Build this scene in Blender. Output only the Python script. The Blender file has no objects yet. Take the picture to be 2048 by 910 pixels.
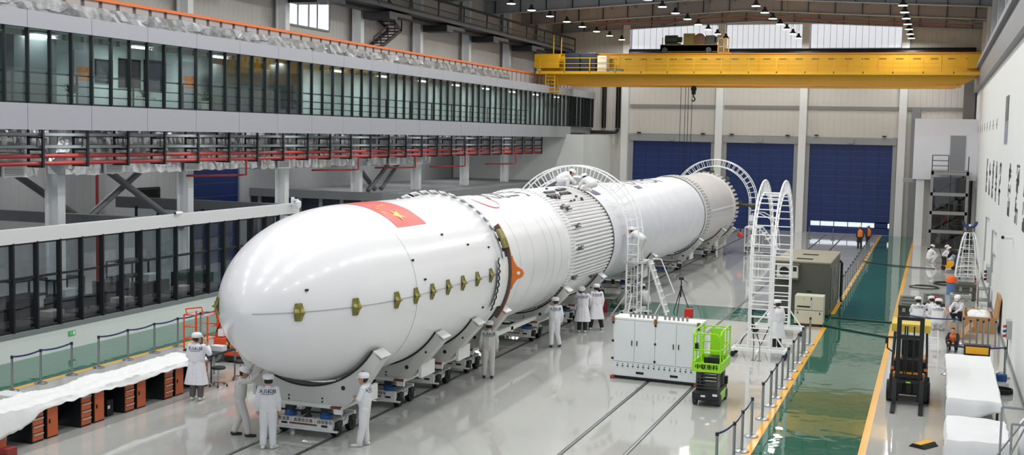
import bpy, bmesh, math, random
from math import sin, cos, pi, radians as RAD, sqrt, atan2, hypot
from mathutils import Vector as V, Matrix, noise
from mathutils.bvhtree import BVHTree
SC = bpy.context.scene
COL = SC.collection
random.seed(7)
# ---------------- camera ----------------
F_PX, VPX, VPY, ROLL, CAM_H = 2362.0, 1875.0, 285.0, 0.0206, 7.3
_yd = V((VPX-1024, VPY-455, F_PX)).normalized()
_zd = V((1, ROLL, 0)).cross(_yd).normalized()
if _zd.y > 0: _zd = -_zd
_xd = _yd.cross(_zd)
_right = V((_xd.x, _yd.x, _zd.x)); _down = V((_xd.y, _yd.y, _zd.y)); _fwd = V((_xd.z, _yd.z, _zd.z))
cam = bpy.data.cameras.new('camera'); camo = bpy.data.objects.new('camera', cam); COL.objects.link(camo)
camo.matrix_world = Matrix(((_right.x, -_down.x, -_fwd.x, 0), (_right.y, -_down.y, -_fwd.y, 0), (_right.z, -_down.z, -_fwd.z, CAM_H), (0, 0, 0, 1)))
cam.sensor_width = 36; cam.lens = F_PX/2048*36; cam.clip_end = 400; cam.clip_start = 0.1
SC.camera = camo
# ---------------- world, exposure ----------------
w = bpy.data.worlds.new('world'); SC.world = w; w.use_nodes = True
bgn = w.node_tree.nodes['Background']; bgn.inputs[0].default_value = (0.86, 0.93, 1, 1); bgn.inputs[1].default_value = 1.05
LAMP_W = 122.0
vs = SC.view_settings; vs.view_transform = 'Standard'; vs.look = 'None'; vs.gamma = 1; vs.use_curve_mapping = False
vs.exposure = 0.1
SC.cycles.max_bounces = 6; SC.cycles.diffuse_bounces = 3; SC.cycles.glossy_bounces = 3; SC.cycles.transparent_max_bounces = 12
SC.cycles.sample_clamp_indirect = 4.0
try: SC.cycles.use_denoising = True
except Exception: pass
# ---------------- materials ----------------
def srgb(h):
    c = [int(h[i:i+2], 16)/255 for i in (0, 2, 4)]
    return tuple(x/12.92 if x <= .04045 else ((x+.055)/1.055)**2.4 for x in c)
MATS = {}
def mat(name, col, rough=.5, metal=0., var=0., vscale=3., bump=0., bscale=20., emit=0., spec=.5, coat=0.):
    if name in MATS: return MATS[name]
    m = bpy.data.materials.new(name); m.use_nodes = True; nt = m.node_tree; b = nt.nodes['Principled BSDF']
    c = srgb(col) if isinstance(col, str) else col
    b.inputs['Base Color'].default_value = (*c, 1); b.inputs['Roughness'].default_value = rough
    b.inputs['Metallic'].default_value = metal; b.inputs['Specular IOR Level'].default_value = spec
    if coat: b.inputs['Coat Weight'].default_value = coat; b.inputs['Coat Roughness'].default_value = .06
    if emit: b.inputs['Emission Color'].default_value = (*c, 1); b.inputs['Emission Strength'].default_value = emit
    if var or bump:
        tc = nt.nodes.new('ShaderNodeTexCoord')
        if var:
            n = nt.nodes.new('ShaderNodeTexNoise'); n.inputs['Scale'].default_value = vscale; n.inputs['Detail'].default_value = 4
            nt.links.new(tc.outputs['Object'], n.inputs['Vector'])
            r = nt.nodes.new('ShaderNodeValToRGB')
            r.color_ramp.elements[0].position = .3; r.color_ramp.elements[1].position = .7
            r.color_ramp.elements[0].color = (*[x*(1-var) for x in c], 1); r.color_ramp.elements[1].color = (*[min(1, x*(1+var*.6)) for x in c], 1)
            nt.links.new(n.outputs['Fac'], r.inputs['Fac']); nt.links.new(r.outputs['Color'], b.inputs['Base Color'])
        if bump:
            n = nt.nodes.new('ShaderNodeTexNoise'); n.inputs['Scale'].default_value = bscale; n.inputs['Detail'].default_value = 3
            nt.links.new(tc.outputs['Object'], n.inputs['Vector'])
            u = nt.nodes.new('ShaderNodeBump'); u.inputs['Strength'].default_value = bump; u.inputs['Distance'].default_value = .03
            nt.links.new(n.outputs['Fac'], u.inputs['Height']); nt.links.new(u.outputs['Normal'], b.inputs['Normal'])
    MATS[name] = m; return m
def siding(name, col, axis, pitch, depth=.5, rough=.45, dark=.16):
    """profiled sheet cladding: ribs along z repeated along one axis"""
    m = mat(name, col, rough); nt = m.node_tree; b = nt.nodes['Principled BSDF']
    tc = nt.nodes.new('ShaderNodeTexCoord'); sp = nt.nodes.new('ShaderNodeSeparateXYZ'); nt.links.new(tc.outputs['Object'], sp.inputs[0])
    d = nt.nodes.new('ShaderNodeMath'); d.operation = 'DIVIDE'; d.inputs[1].default_value = pitch; nt.links.new(sp.outputs[axis], d.inputs[0])
    f = nt.nodes.new('ShaderNodeMath'); f.operation = 'FRACT'; nt.links.new(d.outputs[0], f.inputs[0])
    p = nt.nodes.new('ShaderNodeMath'); p.operation = 'PINGPONG'; p.inputs[1].default_value = .5; nt.links.new(f.outputs[0], p.inputs[0])
    r = nt.nodes.new('ShaderNodeMapRange'); r.inputs[1].default_value = .03; r.inputs[2].default_value = .12; nt.links.new(p.outputs[0], r.inputs[0])
    u = nt.nodes.new('ShaderNodeBump'); u.inputs['Strength'].default_value = depth; u.inputs['Distance'].default_value = .04
    nt.links.new(r.outputs[0], u.inputs['Height']); nt.links.new(u.outputs['Normal'], b.inputs['Normal'])
    return m
def glass(name, tint, refl=.9, extra=.05):
    m = bpy.data.materials.new(name); m.use_nodes = True; nt = m.node_tree; nt.nodes.clear()
    o = nt.nodes.new('ShaderNodeOutputMaterial'); mx = nt.nodes.new('ShaderNodeMixShader'); t = nt.nodes.new('ShaderNodeBsdfTransparent')
    g = nt.nodes.new('ShaderNodeBsdfGlossy'); g.inputs['Roughness'].default_value = .02; g.inputs['Color'].default_value = (refl, refl, refl, 1)
    t.inputs['Color'].default_value = (*tint, 1)
    lw = nt.nodes.new('ShaderNodeLayerWeight'); lw.inputs['Blend'].default_value = .5; pw = nt.nodes.new('ShaderNodeMath'); pw.operation = 'POWER'; pw.inputs[1].default_value = 4.0; nt.links.new(lw.outputs['Facing'], pw.inputs[0])
    fr = nt.nodes.new('ShaderNodeMath'); fr.operation = 'MULTIPLY_ADD'; fr.inputs[1].default_value = .75; fr.inputs[2].default_value = extra; nt.links.new(pw.outputs[0], fr.inputs[0])
    nt.links.new(fr.outputs[0], mx.inputs[0]); nt.links.new(t.outputs[0], mx.inputs[1]); nt.links.new(g.outputs[0], mx.inputs[2]); nt.links.new(mx.outputs[0], o.inputs[0])
    MATS[name] = m; return m
def epoxy(name, col, wav=.12, rough=.07, wsc=.9):
    m = mat(name, col, rough, 0, .07, .35); nt = m.node_tree; b = nt.nodes['Principled BSDF']; b.inputs['IOR'].default_value = 1.62
    tc = nt.nodes.new('ShaderNodeTexCoord'); n = nt.nodes.new('ShaderNodeTexNoise'); n.inputs['Scale'].default_value = wsc; n.inputs['Detail'].default_value = 1.5
    nt.links.new(tc.outputs['Object'], n.inputs['Vector'])
    u = nt.nodes.new('ShaderNodeBump'); u.inputs['Strength'].default_value = wav; u.inputs['Distance'].default_value = .03
    nt.links.new(n.outputs['Fac'], u.inputs['Height']); nt.links.new(u.outputs['Normal'], b.inputs['Normal'])
    return m
# ---------------- mesh builder ----------------
class MB:
    def __init__(s): s.v = []; s.f = []; s.m = []
    def add(s, vs, fs, m=0):
        o = len(s.v); s.v += [tuple(x) for x in vs]; s.f += [tuple(i+o for i in f) for f in fs]; s.m += [m]*len(fs); return s
    def bx(s, x0, x1, y0, y1, z0, z1, m=0):
        return s.add([(x0, y0, z0), (x1, y0, z0), (x1, y1, z0), (x0, y1, z0), (x0, y0, z1), (x1, y0, z1), (x1, y1, z1), (x0, y1, z1)],
                     [(0, 3, 2, 1), (4, 5, 6, 7), (0, 1, 5, 4), (1, 2, 6, 5), (2, 3, 7, 6), (3, 0, 4, 7)], m)
    def box(s, c, d, R=None, m=0):
        x, y, z = d[0]/2, d[1]/2, d[2]/2; vs = [V(p) for p in [(-x, -y, -z), (x, -y, -z), (x, y, -z), (-x, y, -z), (-x, -y, z), (x, -y, z), (x, y, z), (-x, y, z)]]
        if R is not None: vs = [R @ p for p in vs]
        return s.add([p+V(c) for p in vs], [(0, 3, 2, 1), (4, 5, 6, 7), (0, 1, 5, 4), (1, 2, 6, 5), (2, 3, 7, 6), (3, 0, 4, 7)], m)
    def bar(s, p, q, a, b, m=0, up=(0, 0, 1)):
        """rectangular bar from p to q, a wide, b tall"""
        p = V(p); q = V(q); d = (q-p).normalized(); u = V(up)
        if abs(d.dot(u)) > .98: u = V((0, 1, 0))
        x = d.cross(u).normalized(); z = x.cross(d)
        vs = [e+x*(i*a/2)+z*(j*b/2) for e in (p, q) for i, j in ((-1, -1), (1, -1), (1, 1), (-1, 1))]
        return s.add(vs, [(3, 2, 1, 0), (4, 5, 6, 7), (0, 1, 5, 4), (1, 2, 6, 5), (2, 3, 7, 6), (3, 0, 4, 7)], m)
    def cyl(s, p, q, r, r2=None, n=10, m=0, caps=True):
        p = V(p); q = V(q); d = (q-p).normalized(); u = V((0, 0, 1)) if abs(d.z) < .95 else V((1, 0, 0)); x = d.cross(u).normalized(); y = d.cross(x)
        r2 = r if r2 is None else r2
        vs = [e+(x*cos(2*pi*i/n)+y*sin(2*pi*i/n))*rr for e, rr in ((p, r), (q, r2)) for i in range(n)]
        fs = [(i, (i+1) % n, n+(i+1) % n, n+i) for i in range(n)]
        if caps: fs += [tuple(range(n))[::-1], tuple(range(n, 2*n))]
        return s.add(vs, fs, m)
    def tube(s, pts, r, n=6, m=0, closed=False):
        pts = [V(p) for p in pts]; N = len(pts); vs = []; prev = None
        for i, p in enumerate(pts):
            if closed: d = (pts[(i+1) % N]-pts[i-1]).normalized()
            else: d = (pts[min(i+1, N-1)]-pts[max(i-1, 0)]).normalized()
            if prev is None:
                u = V((0, 0, 1)) if abs(d.z) < .9 else V((1, 0, 0)); x = d.cross(u).normalized()
            else: x = (prev-d*prev.dot(d)).normalized()
            prev = x; y = d.cross(x); rr = r[i] if isinstance(r, (list, tuple)) else r
            vs += [p+(x*cos(2*pi*k/n)+y*sin(2*pi*k/n))*rr for k in range(n)]
        fs = []
        for i in range(N if closed else N-1):
            a = i*n; b = ((i+1) % N)*n
            fs += [(a+k, a+(k+1) % n, b+(k+1) % n, b+k) for k in range(n)]
        if not closed: fs += [tuple(range(n))[::-1], tuple(range((N-1)*n, N*n))]
        return s.add(vs, fs, m)
    def lathe(s, prof, n=24, o=(0, 0, 0), R=None, m=0, a0=0., a1=2*pi):
        """profile (r, h) turned about z (or R z)"""
        full = abs(a1-a0-2*pi) < 1e-6; k = n if full else n+1; vs = []
        for r, h in prof:
            for i in range(k):
                a = a0+(a1-a0)*i/n; p = V((r*cos(a), r*sin(a), h)); vs.append((R @ p if R is not None else p)+V(o))
        fs = []
        for j in range(len(prof)-1):
            for i in range(n if full else n):
                a, b = j*k+i, j*k+(i+1) % k; fs.append((a, b, b+k, a+k))
        return s.add(vs, fs, m)
    def prism(s, poly, axis, a, b, m=0):
        """polygon in the two other axes pushed along axis from a to b"""
        def P(u, w, t): return {0: (t, u, w), 1: (u, t, w), 2: (u, w, t)}[axis]
        n = len(poly); vs = [P(u, w, a) for u, w in poly]+[P(u, w, b) for u, w in poly]
        return s.add(vs, [tuple(range(n)), tuple(range(n, 2*n))[::-1]]+[(i, n+i, n+(i+1) % n, (i+1) % n) for i in range(n)], m)
    def ball(s, c, r, n=10, m=0, sc=(1, 1, 1)):
        pr = [(sin(pi*i/n)*1.0, -cos(pi*i/n)) for i in range(n+1)]; vs = []
        k = 2*n
        o = len(s.v); s.lathe(pr, k, m=m)
        for i in range(o, len(s.v)):
            x, y, z = s.v[i]; s.v[i] = (c[0]+x*r*sc[0], c[1]+y*r*sc[1], c[2]+z*r*sc[2])
        return s
    def build(s, name, mats, parent=None, smooth=False, bevel=0., loc=None, fix=True):
        me = bpy.data.meshes.new(name); me.from_pydata(s.v, [], s.f)
        if not isinstance(mats, (list, tuple)): mats = [mats]
        for m in mats: me.materials.append(m)
        me.polygons.foreach_set('material_index', s.m)
        if fix:
            b = bmesh.new(); b.from_mesh(me); bmesh.ops.recalc_face_normals(b, faces=b.faces); b.to_mesh(me); b.free()
        if smooth: me.shade_smooth(); me.set_sharp_from_angle(angle=RAD(40))
        me.update(); o = bpy.data.objects.new(name, me); COL.objects.link(o)
        if parent is not None: o.parent = parent
        if loc: o.location = loc
        if bevel:
            bv = o.modifiers.new('bevel', 'BEVEL'); bv.width = bevel; bv.segments = 2; bv.limit_method = 'ANGLE'
        return o
def tag(o, label=None, cat=None, group=None, kind=None):
    if label: o['label'] = label
    if cat: o['category'] = cat
    if group: o['group'] = group
    if kind: o['kind'] = kind
    return o
def thing(name, label, cat, loc=(0, 0, 0), rz=0., group=None):
    o = bpy.data.objects.new(name, None); COL.objects.link(o); o.location = loc; o.rotation_euler = (0, 0, rz); o.empty_display_size = .2
    return tag(o, label, cat, group)
def struct(name, parent_loc=(0, 0, 0)):
    o = bpy.data.objects.new(name, None); COL.objects.link(o); o.location = parent_loc; o['kind'] = 'structure'; return o
def st(mb, name, mats, **k):
    o = mb.build(name, mats, **k); o['kind'] = 'structure'; return o
def kids(o): return [c for c in bpy.data.objects if c.parent == o]
def dup(root, loc=None, rz=None, label=None, group=None):
    r = root.copy(); COL.objects.link(r)
    if loc is not None: r.location = loc
    if rz is not None: r.rotation_euler = (0, 0, rz)
    if label: r['label'] = label
    if group: r['group'] = group
    for ch in root.children:
        c = ch.copy(); COL.objects.link(c); c.parent = r
        for g in ch.children:
            d = g.copy(); COL.objects.link(d); d.parent = c
    return r
ORD = ['first', 'second', 'third', 'fourth', 'fifth', 'sixth', 'seventh', 'eighth', 'ninth', 'tenth', 'eleventh', 'twelfth', 'thirteenth', 'fourteenth', 'fifteenth', 'sixteenth', 'seventeenth', 'eighteenth', 'nineteenth', 'twentieth']
def text_mb(s, size, bold=0.):
    cu = bpy.data.curves.new('txt', 'FONT'); cu.body = s; cu.size = size; cu.align_x = 'CENTER'; cu.align_y = 'CENTER'; cu.extrude = 0.; cu.resolution_u = 2
    o = bpy.data.objects.new('txt', cu); COL.objects.link(o); dg = bpy.context.evaluated_depsgraph_get()
    me = bpy.data.meshes.new_from_object(o.evaluated_get(dg)); mb = MB()
    vs = [tuple(v.co) for v in me.vertices]; fs = [tuple(p.vertices) for p in me.polygons]
    bpy.data.objects.remove(o); bpy.data.meshes.remove(me); bpy.data.curves.remove(cu)
    for dx in ((0,) if not bold else (-bold, 0, bold)): mb.add([(v[0]+dx, v[1], v[2]+dx*.05) for v in vs], fs)
    return mb
def place_text(s, size, name, m, parent, o, xdir, ydir, sx=1., bold=0.):
    """flat lettering at o, reading along xdir, up along ydir"""
    mb = text_mb(s, size, bold); x = V(xdir).normalized(); y = V(ydir).normalized()
    mb.v = [tuple(V(o)+x*(p[0]*sx)+y*p[1]) for p in mb.v]; return mb.build(name, m, parent, fix=False)
# palette
WHITE = mat('white_paint', 'E9ECEE', .35); PWALL = mat('white_plaster', 'E4E8E6', .6, 0, .03, .6)
GREYST = mat('grey_steel', '8A8D91', .45, .2); LGREY = mat('light_grey_panel', 'A9ADB4', .4, .1, .03, .8)
DARKST = mat('dark_steel', '2A2B2E', .5, .3); CHAR = mat('charcoal_frame', '212527', .4, .3); _R = mat('roof_sheet', '77787C', .6)
BLACK = mat('black_rubber', '15161A', .6); CHROME = mat('chrome', 'B9BDC0', .18, 1.); STEEL = mat('brushed_steel', '9DA1A4', .3, .9)
BLUE = mat('blue_paint', '1F4F8C', .4); ORANGE = mat('orange_paint', 'E8642A', .4); RED = mat('red_pipe', 'A83A38', .45)
YEL = mat('yellow_paint', 'F2B01A', .4); NAVY = mat('navy_print', '20294F', .6); REDP = mat('red_print', 'C03A36', .6)
WHITEM = mat('white_metal_tube', 'F0F2F3', .3)
# ================= SETTING =================
YB = 96.0; XR = 2.62; XG = -27.0; XL = -26.4; XW = -36.5; XC = -30.3
F_GREY = epoxy('floor_grey_epoxy', 'BEBFBB', .05, .05, 1.2); F_GREEN = epoxy('floor_green_epoxy', '2F6A58', .13, .03, 1.8); F_YEL = epoxy('floor_yellow_line', 'F5B32C', .05, .2)
xs = [-45, -26.4, -23.78, -23.6, -3.92, -3.74, -1.42, -1.25, 6]; ys = [-8, 47.0, 47.2, 51.0, 51.2, YB]
mb = MB()
for i in range(len(xs)-1):
    for j in range(len(ys)-1):
        x, y = (xs[i]+xs[i+1])/2, (ys[j]+ys[j+1])/2; m = 0
        cross = 47.2 < y < 51.0
        if -26.4 < x < -23.78 or -3.74 < x < -1.42: m = 1
        elif -23.78 < x < -23.6 or -3.92 < x < -3.74: m = 1 if cross else 2
        elif -1.42 < x < -1.25: m = 2
        elif -23.6 < x < -3.92: m = 1 if cross else 0
        mb.add([(xs[i], ys[j], 0), (xs[i+1], ys[j], 0), (xs[i+1], ys[j+1], 0), (xs[i], ys[j+1], 0)], [(0, 1, 2, 3)], m)
# yellow corners at the mouth of the cross aisle
mb.bx(-5.6, -3.74, 47.0, 47.18, -.02, .004, 2)
st(mb, 'floor', [F_GREY, F_GREEN, F_YEL], fix=False)
RAILM = mat('rail_groove', '3A3C3C', .45, .5)
def rails(name, xa, xb, y0, y1):
    mb = MB()
    for x in (xa, xb):
        mb.bx(x-.055, x-.02, y0, y1, -.03, .004); mb.bx(x+.02, x+.055, y0, y1, -.03, .004); mb.bx(x-.022, x+.022, y0, y1, -.03, .010, 1)
    return st(mb, name, [RAILM, STEEL])
rails('trim_1', -14.62, -13.24, 4, YB-2); rails('trim_2', -7.81, -6.42, 4, YB-2)
# ---- back wall ----
WALLB = siding('back_cladding', 'D3D1CC', 0, .45, .35); GREYB = mat('door_frame_grey', '9A9DA0', .5)
mb = MB(); B = mb.bx
doors = [(-23.95, -17.1, 7.2), (-16.2, -10.5, 7.2), (-9.65, -3.05, 7.25)]
B(-45, -24.5, YB, YB+.3, 0, 18); B(-24.5, XR+1.5, YB, YB+.3, 7.55, 18); B(-3.0, XR+1.5, YB, YB+.3, 0, 7.55); B(-17.1, -16.2, YB, YB+.3, 0, 7.55); B(-10.5, -9.65, YB, YB+.3, 0, 7.55); B(-24.5, -23.95, YB, YB+.3, 0, 7.55)
wb = st(mb, 'wall_back', WALLB)
for i, x in enumerate((-24.45, -16.65, -10.05, -2.6)):       # white columns
    mb = MB().bx(x-.28, x+.28, YB-.55, YB-.02, 0, 16.4); st(mb, 'trim_%d' % (3+i), WHITE)
GT = mat('girt', '8D8D8C', .5)
mb = MB().bx(-24.1, -16.95, YB-.12, YB, 9.7, 9.95).bx(-16.3, -10.35, YB-.12, YB, 9.7, 9.95).bx(-9.7, -2.9, YB-.12, YB, 9.7, 9.95).bx(-2.3, 2.4, YB-.12, YB, 9.7, 9.95); st(mb, 'trim_7', GT)
mb = MB().bx(-1.95, -1.35, YB-.4, YB, 0, 9.9); st(mb, 'trim_8', GREYST)   # short grey post at the right corner
mb = MB().bx(1.7, 2.5, YB-.8, YB, 0, 12.2); st(mb, 'trim_9', mat('dark_grey_column', '6E6B68', .6))  # plain dark grey column at the right end
DB = mat('blue_door_panel', '0B2A68', .45, 0, .1, .4)
for i, (x0, x1, h) in enumerate(doors):
    r = struct('door_%d' % (i+1), ((x0+x1)/2, YB, 0)); hw = (x1-x0)/2
    y = .05
    p = MB(); n = 14; zt = [k*(h-.25)/n for k in range(n+1)]
    for k in range(n):
        z0, z1 = zt[k], zt[k+1]
        if i == 2 and k in (1,):     # the see-through strip
            for c in range(6):
                a = -hw+.3+c*(2*hw-.6)/6; b = a+(2*hw-.6)/6
                if c == 5: p.bx(a, b, y, y+.1, z0, z1)
            p.bx(-hw+.15, -hw+.45, y, y+.1, z0, z1); p.bx(-hw+.45, hw-.15, y, y+.1, z0, z0+.06); p.bx(-hw+.45, hw-.15, y, y+.1, z1-.08, z1)
            continue
        p.bx(-hw+.15, hw-.15, y, y+.1, z0, z1); p.bx(-hw+.15, hw-.15, y-.012, y, z1-.03, z1, 1)
    for c in range(1, 6): x = -hw+.15+c*(2*hw-.3)/6; p.bx(x-.03, x+.03, y-.03, y, 0, h-.25)
    p.build('door_curtain', [DB, mat('blue_door_edge', '2A4C8E', .4)], r)
    f = MB().bx(-hw-.12, -hw+.18, -.12, .1, 0, h+.35).bx(hw-.18, hw+.12, -.12, .1, 0, h+.35).bx(-hw-.12, hw+.12, -.2, .15, h-.25, h+.3); f.bx(-hw-.12, hw+.12, .02, .2, h+.2, 7.7); f.build('door_frame', GREYB, r)
    f = MB().box((0, -.3, h+.0), (.4, .2, .35)); f.build('door_motor', GREYB, r)
    for s in (-.8, .75): MB().box((s*hw, -.22, h+.42), (.3, .25, .1)).build('door_sensor', BLACK, r)
    if i == 2: MB().bx(-hw+.45, hw-1.3, .08, .1, .55, 1.0).build('door_window', glass('daylight_pane', (.97, .98, 1)), r)
# daylight sheets in the top of the back wall
DL = mat('daylight_sheet', 'EAF0FA', .4, emit=.62)
for k, (x0, x1) in enumerate(((-24.1, -17.0), (-16.3, -10.4), (-9.7, -2.95))):
    r = struct('window_%d' % (7+k), ((x0+x1)/2, YB, 14.45)); hw = (x1-x0)/2
    MB().bx(-hw, hw, -.05, -.01, 0, 1.9).build('glazing', DL, r)
    mb = MB()
    for i in range(1, 14): x = -hw+2*hw*i/14; mb.bx(x-.012, x+.012, -.07, -.05, 0, 1.9)
    mb.build('glazing_bar', mat('daylight_rib', 'B9BDC4', .5), r)
# black ventilation pipe across the back wall, and risers
PIPE = mat('black_duct', '17181B', .4)
o = MB().cyl((-24.2, YB-.4, 14.1), (2.4, YB-.4, 14.1), .36, n=16).build('air_pipe', PIPE, smooth=True); tag(o, 'long black round duct running across the back wall behind the yellow crane', 'pipe')
for k, x in enumerate((-26.3, -25.1)):
    o = MB().cyl((x, YB-.22, 7.95), (x, YB-.22, 13.6), .2, n=12).build('drain_pipe', PIPE, smooth=True)
    tag(o, ('right' if k else 'left')+' one of the two black vertical pipes beside the left back corner', 'pipe')
o = MB().tube([(-25.1, YB-.3, 7.75), (-25.1, YB-.9, 7.62), (-25.4, YB-1.0, 7.58), (-27.2, YB-1.0, 7.58)], .15, 10).build('pipe_elbow', PIPE, smooth=True); tag(o, 'black bent pipe end at the foot of the vertical pipes', 'pipe')
# ---- right wall ----
st(MB().bx(XR, XR+.3, -6, YB, 0, 11.0), 'wall_right', mat('right_wall_white', 'EDF0EF', .55, 0, .02, .3))
st(MB().bx(XR-.25, XR+.6, -6, YB, 11.0, 12.45).bx(XR-.45, XR-.25, -6, YB, 12.2, 12.45), 'trim_10', mat('runway_grey', '7C7E82', .5))
UPR = siding('upper_right_cladding', 'A7ABAA', 1, .5, .3)
st(MB().bx(XR+.5, XR+.7, -6, YB, 12.4, 17), 'wall_right_upper', UPR)
for k in range(12):
    y = 93-8*k; st(MB().bx(XR+.1, XR+.5, y-.25, y+.25, 12.4, 16.5), 'trim_%d' % (20+k), WHITE)
st(MB().bx(XR-.03, XR, -6, YB, 0, .14), 'baseboard_right', GREYST)
# ---- left: far wall, columns, upper wall ----
WLF = siding('left_cladding', 'B9BABB', 1, .5, .35)
st(MB().bx(XW-.3, XW, -6, YB, 0, 11.6), 'wall_left', WLF)
st(MB().bx(XC-.9, XC-.6, -6, YB, 9.5, 17.5), 'wall_left_upper', siding('upper_left_cladding', 'CFCBC6', 1, .4, .35))
for k in range(10):
    y = 27.2+8*k; st(MB().bx(XC-.35, XC+.12, y-.2, y+.2, 0, 16.6).bx(XC-.35, XC-.28, y-.34, y+.34, 0, 16.6), 'trim_%d' % (40+k), WHITE)
# daylight window high on the left wall
r = struct('window_3', (XC-.6, 54.2, 12.6))
MB().bx(-.05, .03, -2.2, 2.4, 0, 4).build('glazing', mat('daylight_glass', 'F4F8FF', .3, emit=1.6), r)
f = MB()
for y in (-2.2, -.9, .2, 1.1, 2.4): f.bx(0, .09, y-.05, y+.05, 0, 4)
f.bx(0, .09, -2.2, 2.4, -.1, 0); f.build('window_frame', GREYST, r)
# ---- roof ----
RIDGE = -13.8
def zr(x): return 17.55-.052*abs(x-RIDGE)
RS = siding('roof_deck', 'B4B5BA', 1, 1.0, .4, .6)
st(MB().add([(-32, -6, zr(-32)), (RIDGE, -6, zr(RIDGE)), (RIDGE, YB, zr(RIDGE)), (-32, YB, zr(-32)), (4, -6, zr(4)), (4, YB, zr(4))], [(0, 3, 2, 1), (1, 2, 5, 4)]), 'ceiling', RS, fix=False)
RAF = mat('rafter_grey', 'A2A3A7', .5)
for k in range(7):
    y = 47.6+8*k; mb = MB()
    for x0, x1 in ((-31, RIDGE), (RIDGE, 3)):
        mb.prism([(x0, zr(x0)-.02), (x1, zr(x1)-.02), (x1, zr(x1)-.95), (x0, zr(x0)-.95)], 1, y-.015, y+.015)
        mb.prism([(x0, zr(x0)-.92), (x1, zr(x1)-.92), (x1, zr(x1)-.97), (x0, zr(x0)-.97)], 1, y-.16, y+.16, 1)
        n = 9
        for i in range(n): x = x0+(i+.5)*(x1-x0)/n; mb.bx(x-.02, x+.02, y-.14, y, zr(x)-.93, zr(x)-.03, 2)
    st(mb, 'trim_%d' % (60+k), [RAF, mat('rafter_flange', 'B9B9BA', .5), DARKST])
PUR = mat('purlin_grey', '8B8C8F', .5); mb = MB()
for i in range(19): x = -31+i*1.85; mb.bx(x-.04, x+.04, 30, YB, zr(x)-.24, zr(x)-.02)
st(mb, 'trim_70', PUR)
mb = MB()
for k in range(5, 6):
    y = 47.6+8*k
    for i in range(5):
        x = -28+i*6.6
        for a, b in ((0, 1), (1, 0)): mb.bar((x, y+8*a, zr(x)-.8), (x+6.6, y+8*b, zr(x+6.6)-.8), .09, .09)
st(mb, 'trim_71', PUR)
SPR = mat('sprinkler_red', 'B5453F', .5)
o = MB().tube([(-26, 90.4, 16.0), (RIDGE, 90.4, 16.45), (2, 90.4, 15.6)], .04, 6).build('sprinkler_pipe', SPR); tag(o, 'thin red sprinkler pipe slung under the roof above the crane', 'pipe')
# ---- corrugated parapet with orange rail, above the gallery ----
CORR = siding('brown_grey_corrugated', '9B9190', 1, .75, .9)
mb = MB(); y = 6.
while y < 93: mb.bx(-28.62, -28.5, y, y+.74, 10.2, 11.72); mb.bx(-28.6, -28.56, y+.74, y+.95, 10.2, 11.72, 1); y += .95
st(mb, 'wall_parapet', [mat('parapet_rib', 'B3A9A7', .5), mat('parapet_groove', '6E6868', .5)])
o = MB().bx(-28.66, -28.42, 6, 92, 11.722, 11.84).build('cable_trough', mat('orange_trough', 'E77A3C', .5)); tag(o, 'long orange conduit strip along the top of the corrugated parapet', 'conduit')
# runway girder and walkway on the left
st(MB().bx(-29.6, -28.9, 20, 95, 13.75, 14.4), 'trim_11', DARKST)
wk = tag(MB().bx(-29.3, -28.1, 20, 93, 13.9, 14.1).build('crane_walkway', DARKST), 'dark steel walkway with guard rail along the left crane runway', 'walkway')
mb = MB()
for k in range(19): mb.bx(-28.16, -28.1, 21+4*k-.05, 21+4*k+.05, 14.0, 15.1)
mb.bx(-28.18, -28.08, 20, 93, 15.0, 15.14); mb.bx(-28.16, -28.1, 20, 93, 14.5, 14.56); mb.build('guard_rail', DARKST, wk)
mb = MB()
for k in range(9): y = 27.2+8*k; MB().bx(-29.9, -28.3, y-.5, y+.5, 13.4, 13.8).bx(-29.7, -28.3, y+.5, y+2.4, 13.6, 13.8).build('bracket', DARKST, wk)
s = thing('service_stair', 'dark steel zigzag stair on the upper left wall below the walkway', 'stair', (-30.6, 62.6, 11.6))
mb = MB(); FL = ((-2.8, 0, .8, 1.6), (.8, 1.6, -2.8, 2.9))
for y0, z0, y1, z1 in FL:
    for dx in (0, .8): mb.bar((dx, y0, z0), (dx, y1, z1), .06, .2)
    for t in range(8): u = (t+.5)/8; mb.box((.4, y0+(y1-y0)*u, z0+(z1-z0)*u), (.8, .3, .05))
mb.bx(0, .08, -2.9, -2.82, -1.04, 0).bx(.72, .8, -2.9, -2.82, -1.04, 0); mb.build('flight', DARKST, s)
mb = MB()
for y0, z0, y1, z1 in FL:
    for t in range(5): u = t/4; mb.bar((.82, y0+(y1-y0)*u, z0+(z1-z0)*u), (.82, y0+(y1-y0)*u, z0+(z1-z0)*u+.9), .05, .05)
    mb.bar((.82, y0, z0+.9), (.82, y1, z1+.9), .06, .06)
mb.build('handrail', DARKST, s)
# ---- the white block in the back left corner ----
st(MB().bx(-36.4, -25.6, 87.5, YB, 0, 7.35), 'wall_corner_block', PWALL)
# ---- roof sheets and cabin on the right ----
st(MB().bx(-1.55, XR, 88.0, YB, 4.7, 8.95), 'wall_cabin', mat('cabin_white', 'E6E8F0', .5))
st(MB().bx(-1.3, -.75, 88.2, 88.8, 0, 4.7), 'trim_12', WHITE)
st(MB().bx(-2.2, -1.0, 88.5, 89.2, 4.45, 4.7), 'trim_13', GREYB)
r = struct('door_4', (1.35, 88.0, 5.35)); MB().bx(-.5, .5, -.06, .05, .05, 2.45).build('door_leaf', mat('grey_door', '8E9196', .4), r)
MB().box((-.32, -.1, 1.1), (.16, .06, .03)).build('handle', STEEL, r); MB().bx(-.6, .6, -.12, 0, -.05, .06).build('threshold', WHITE, r)
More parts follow.
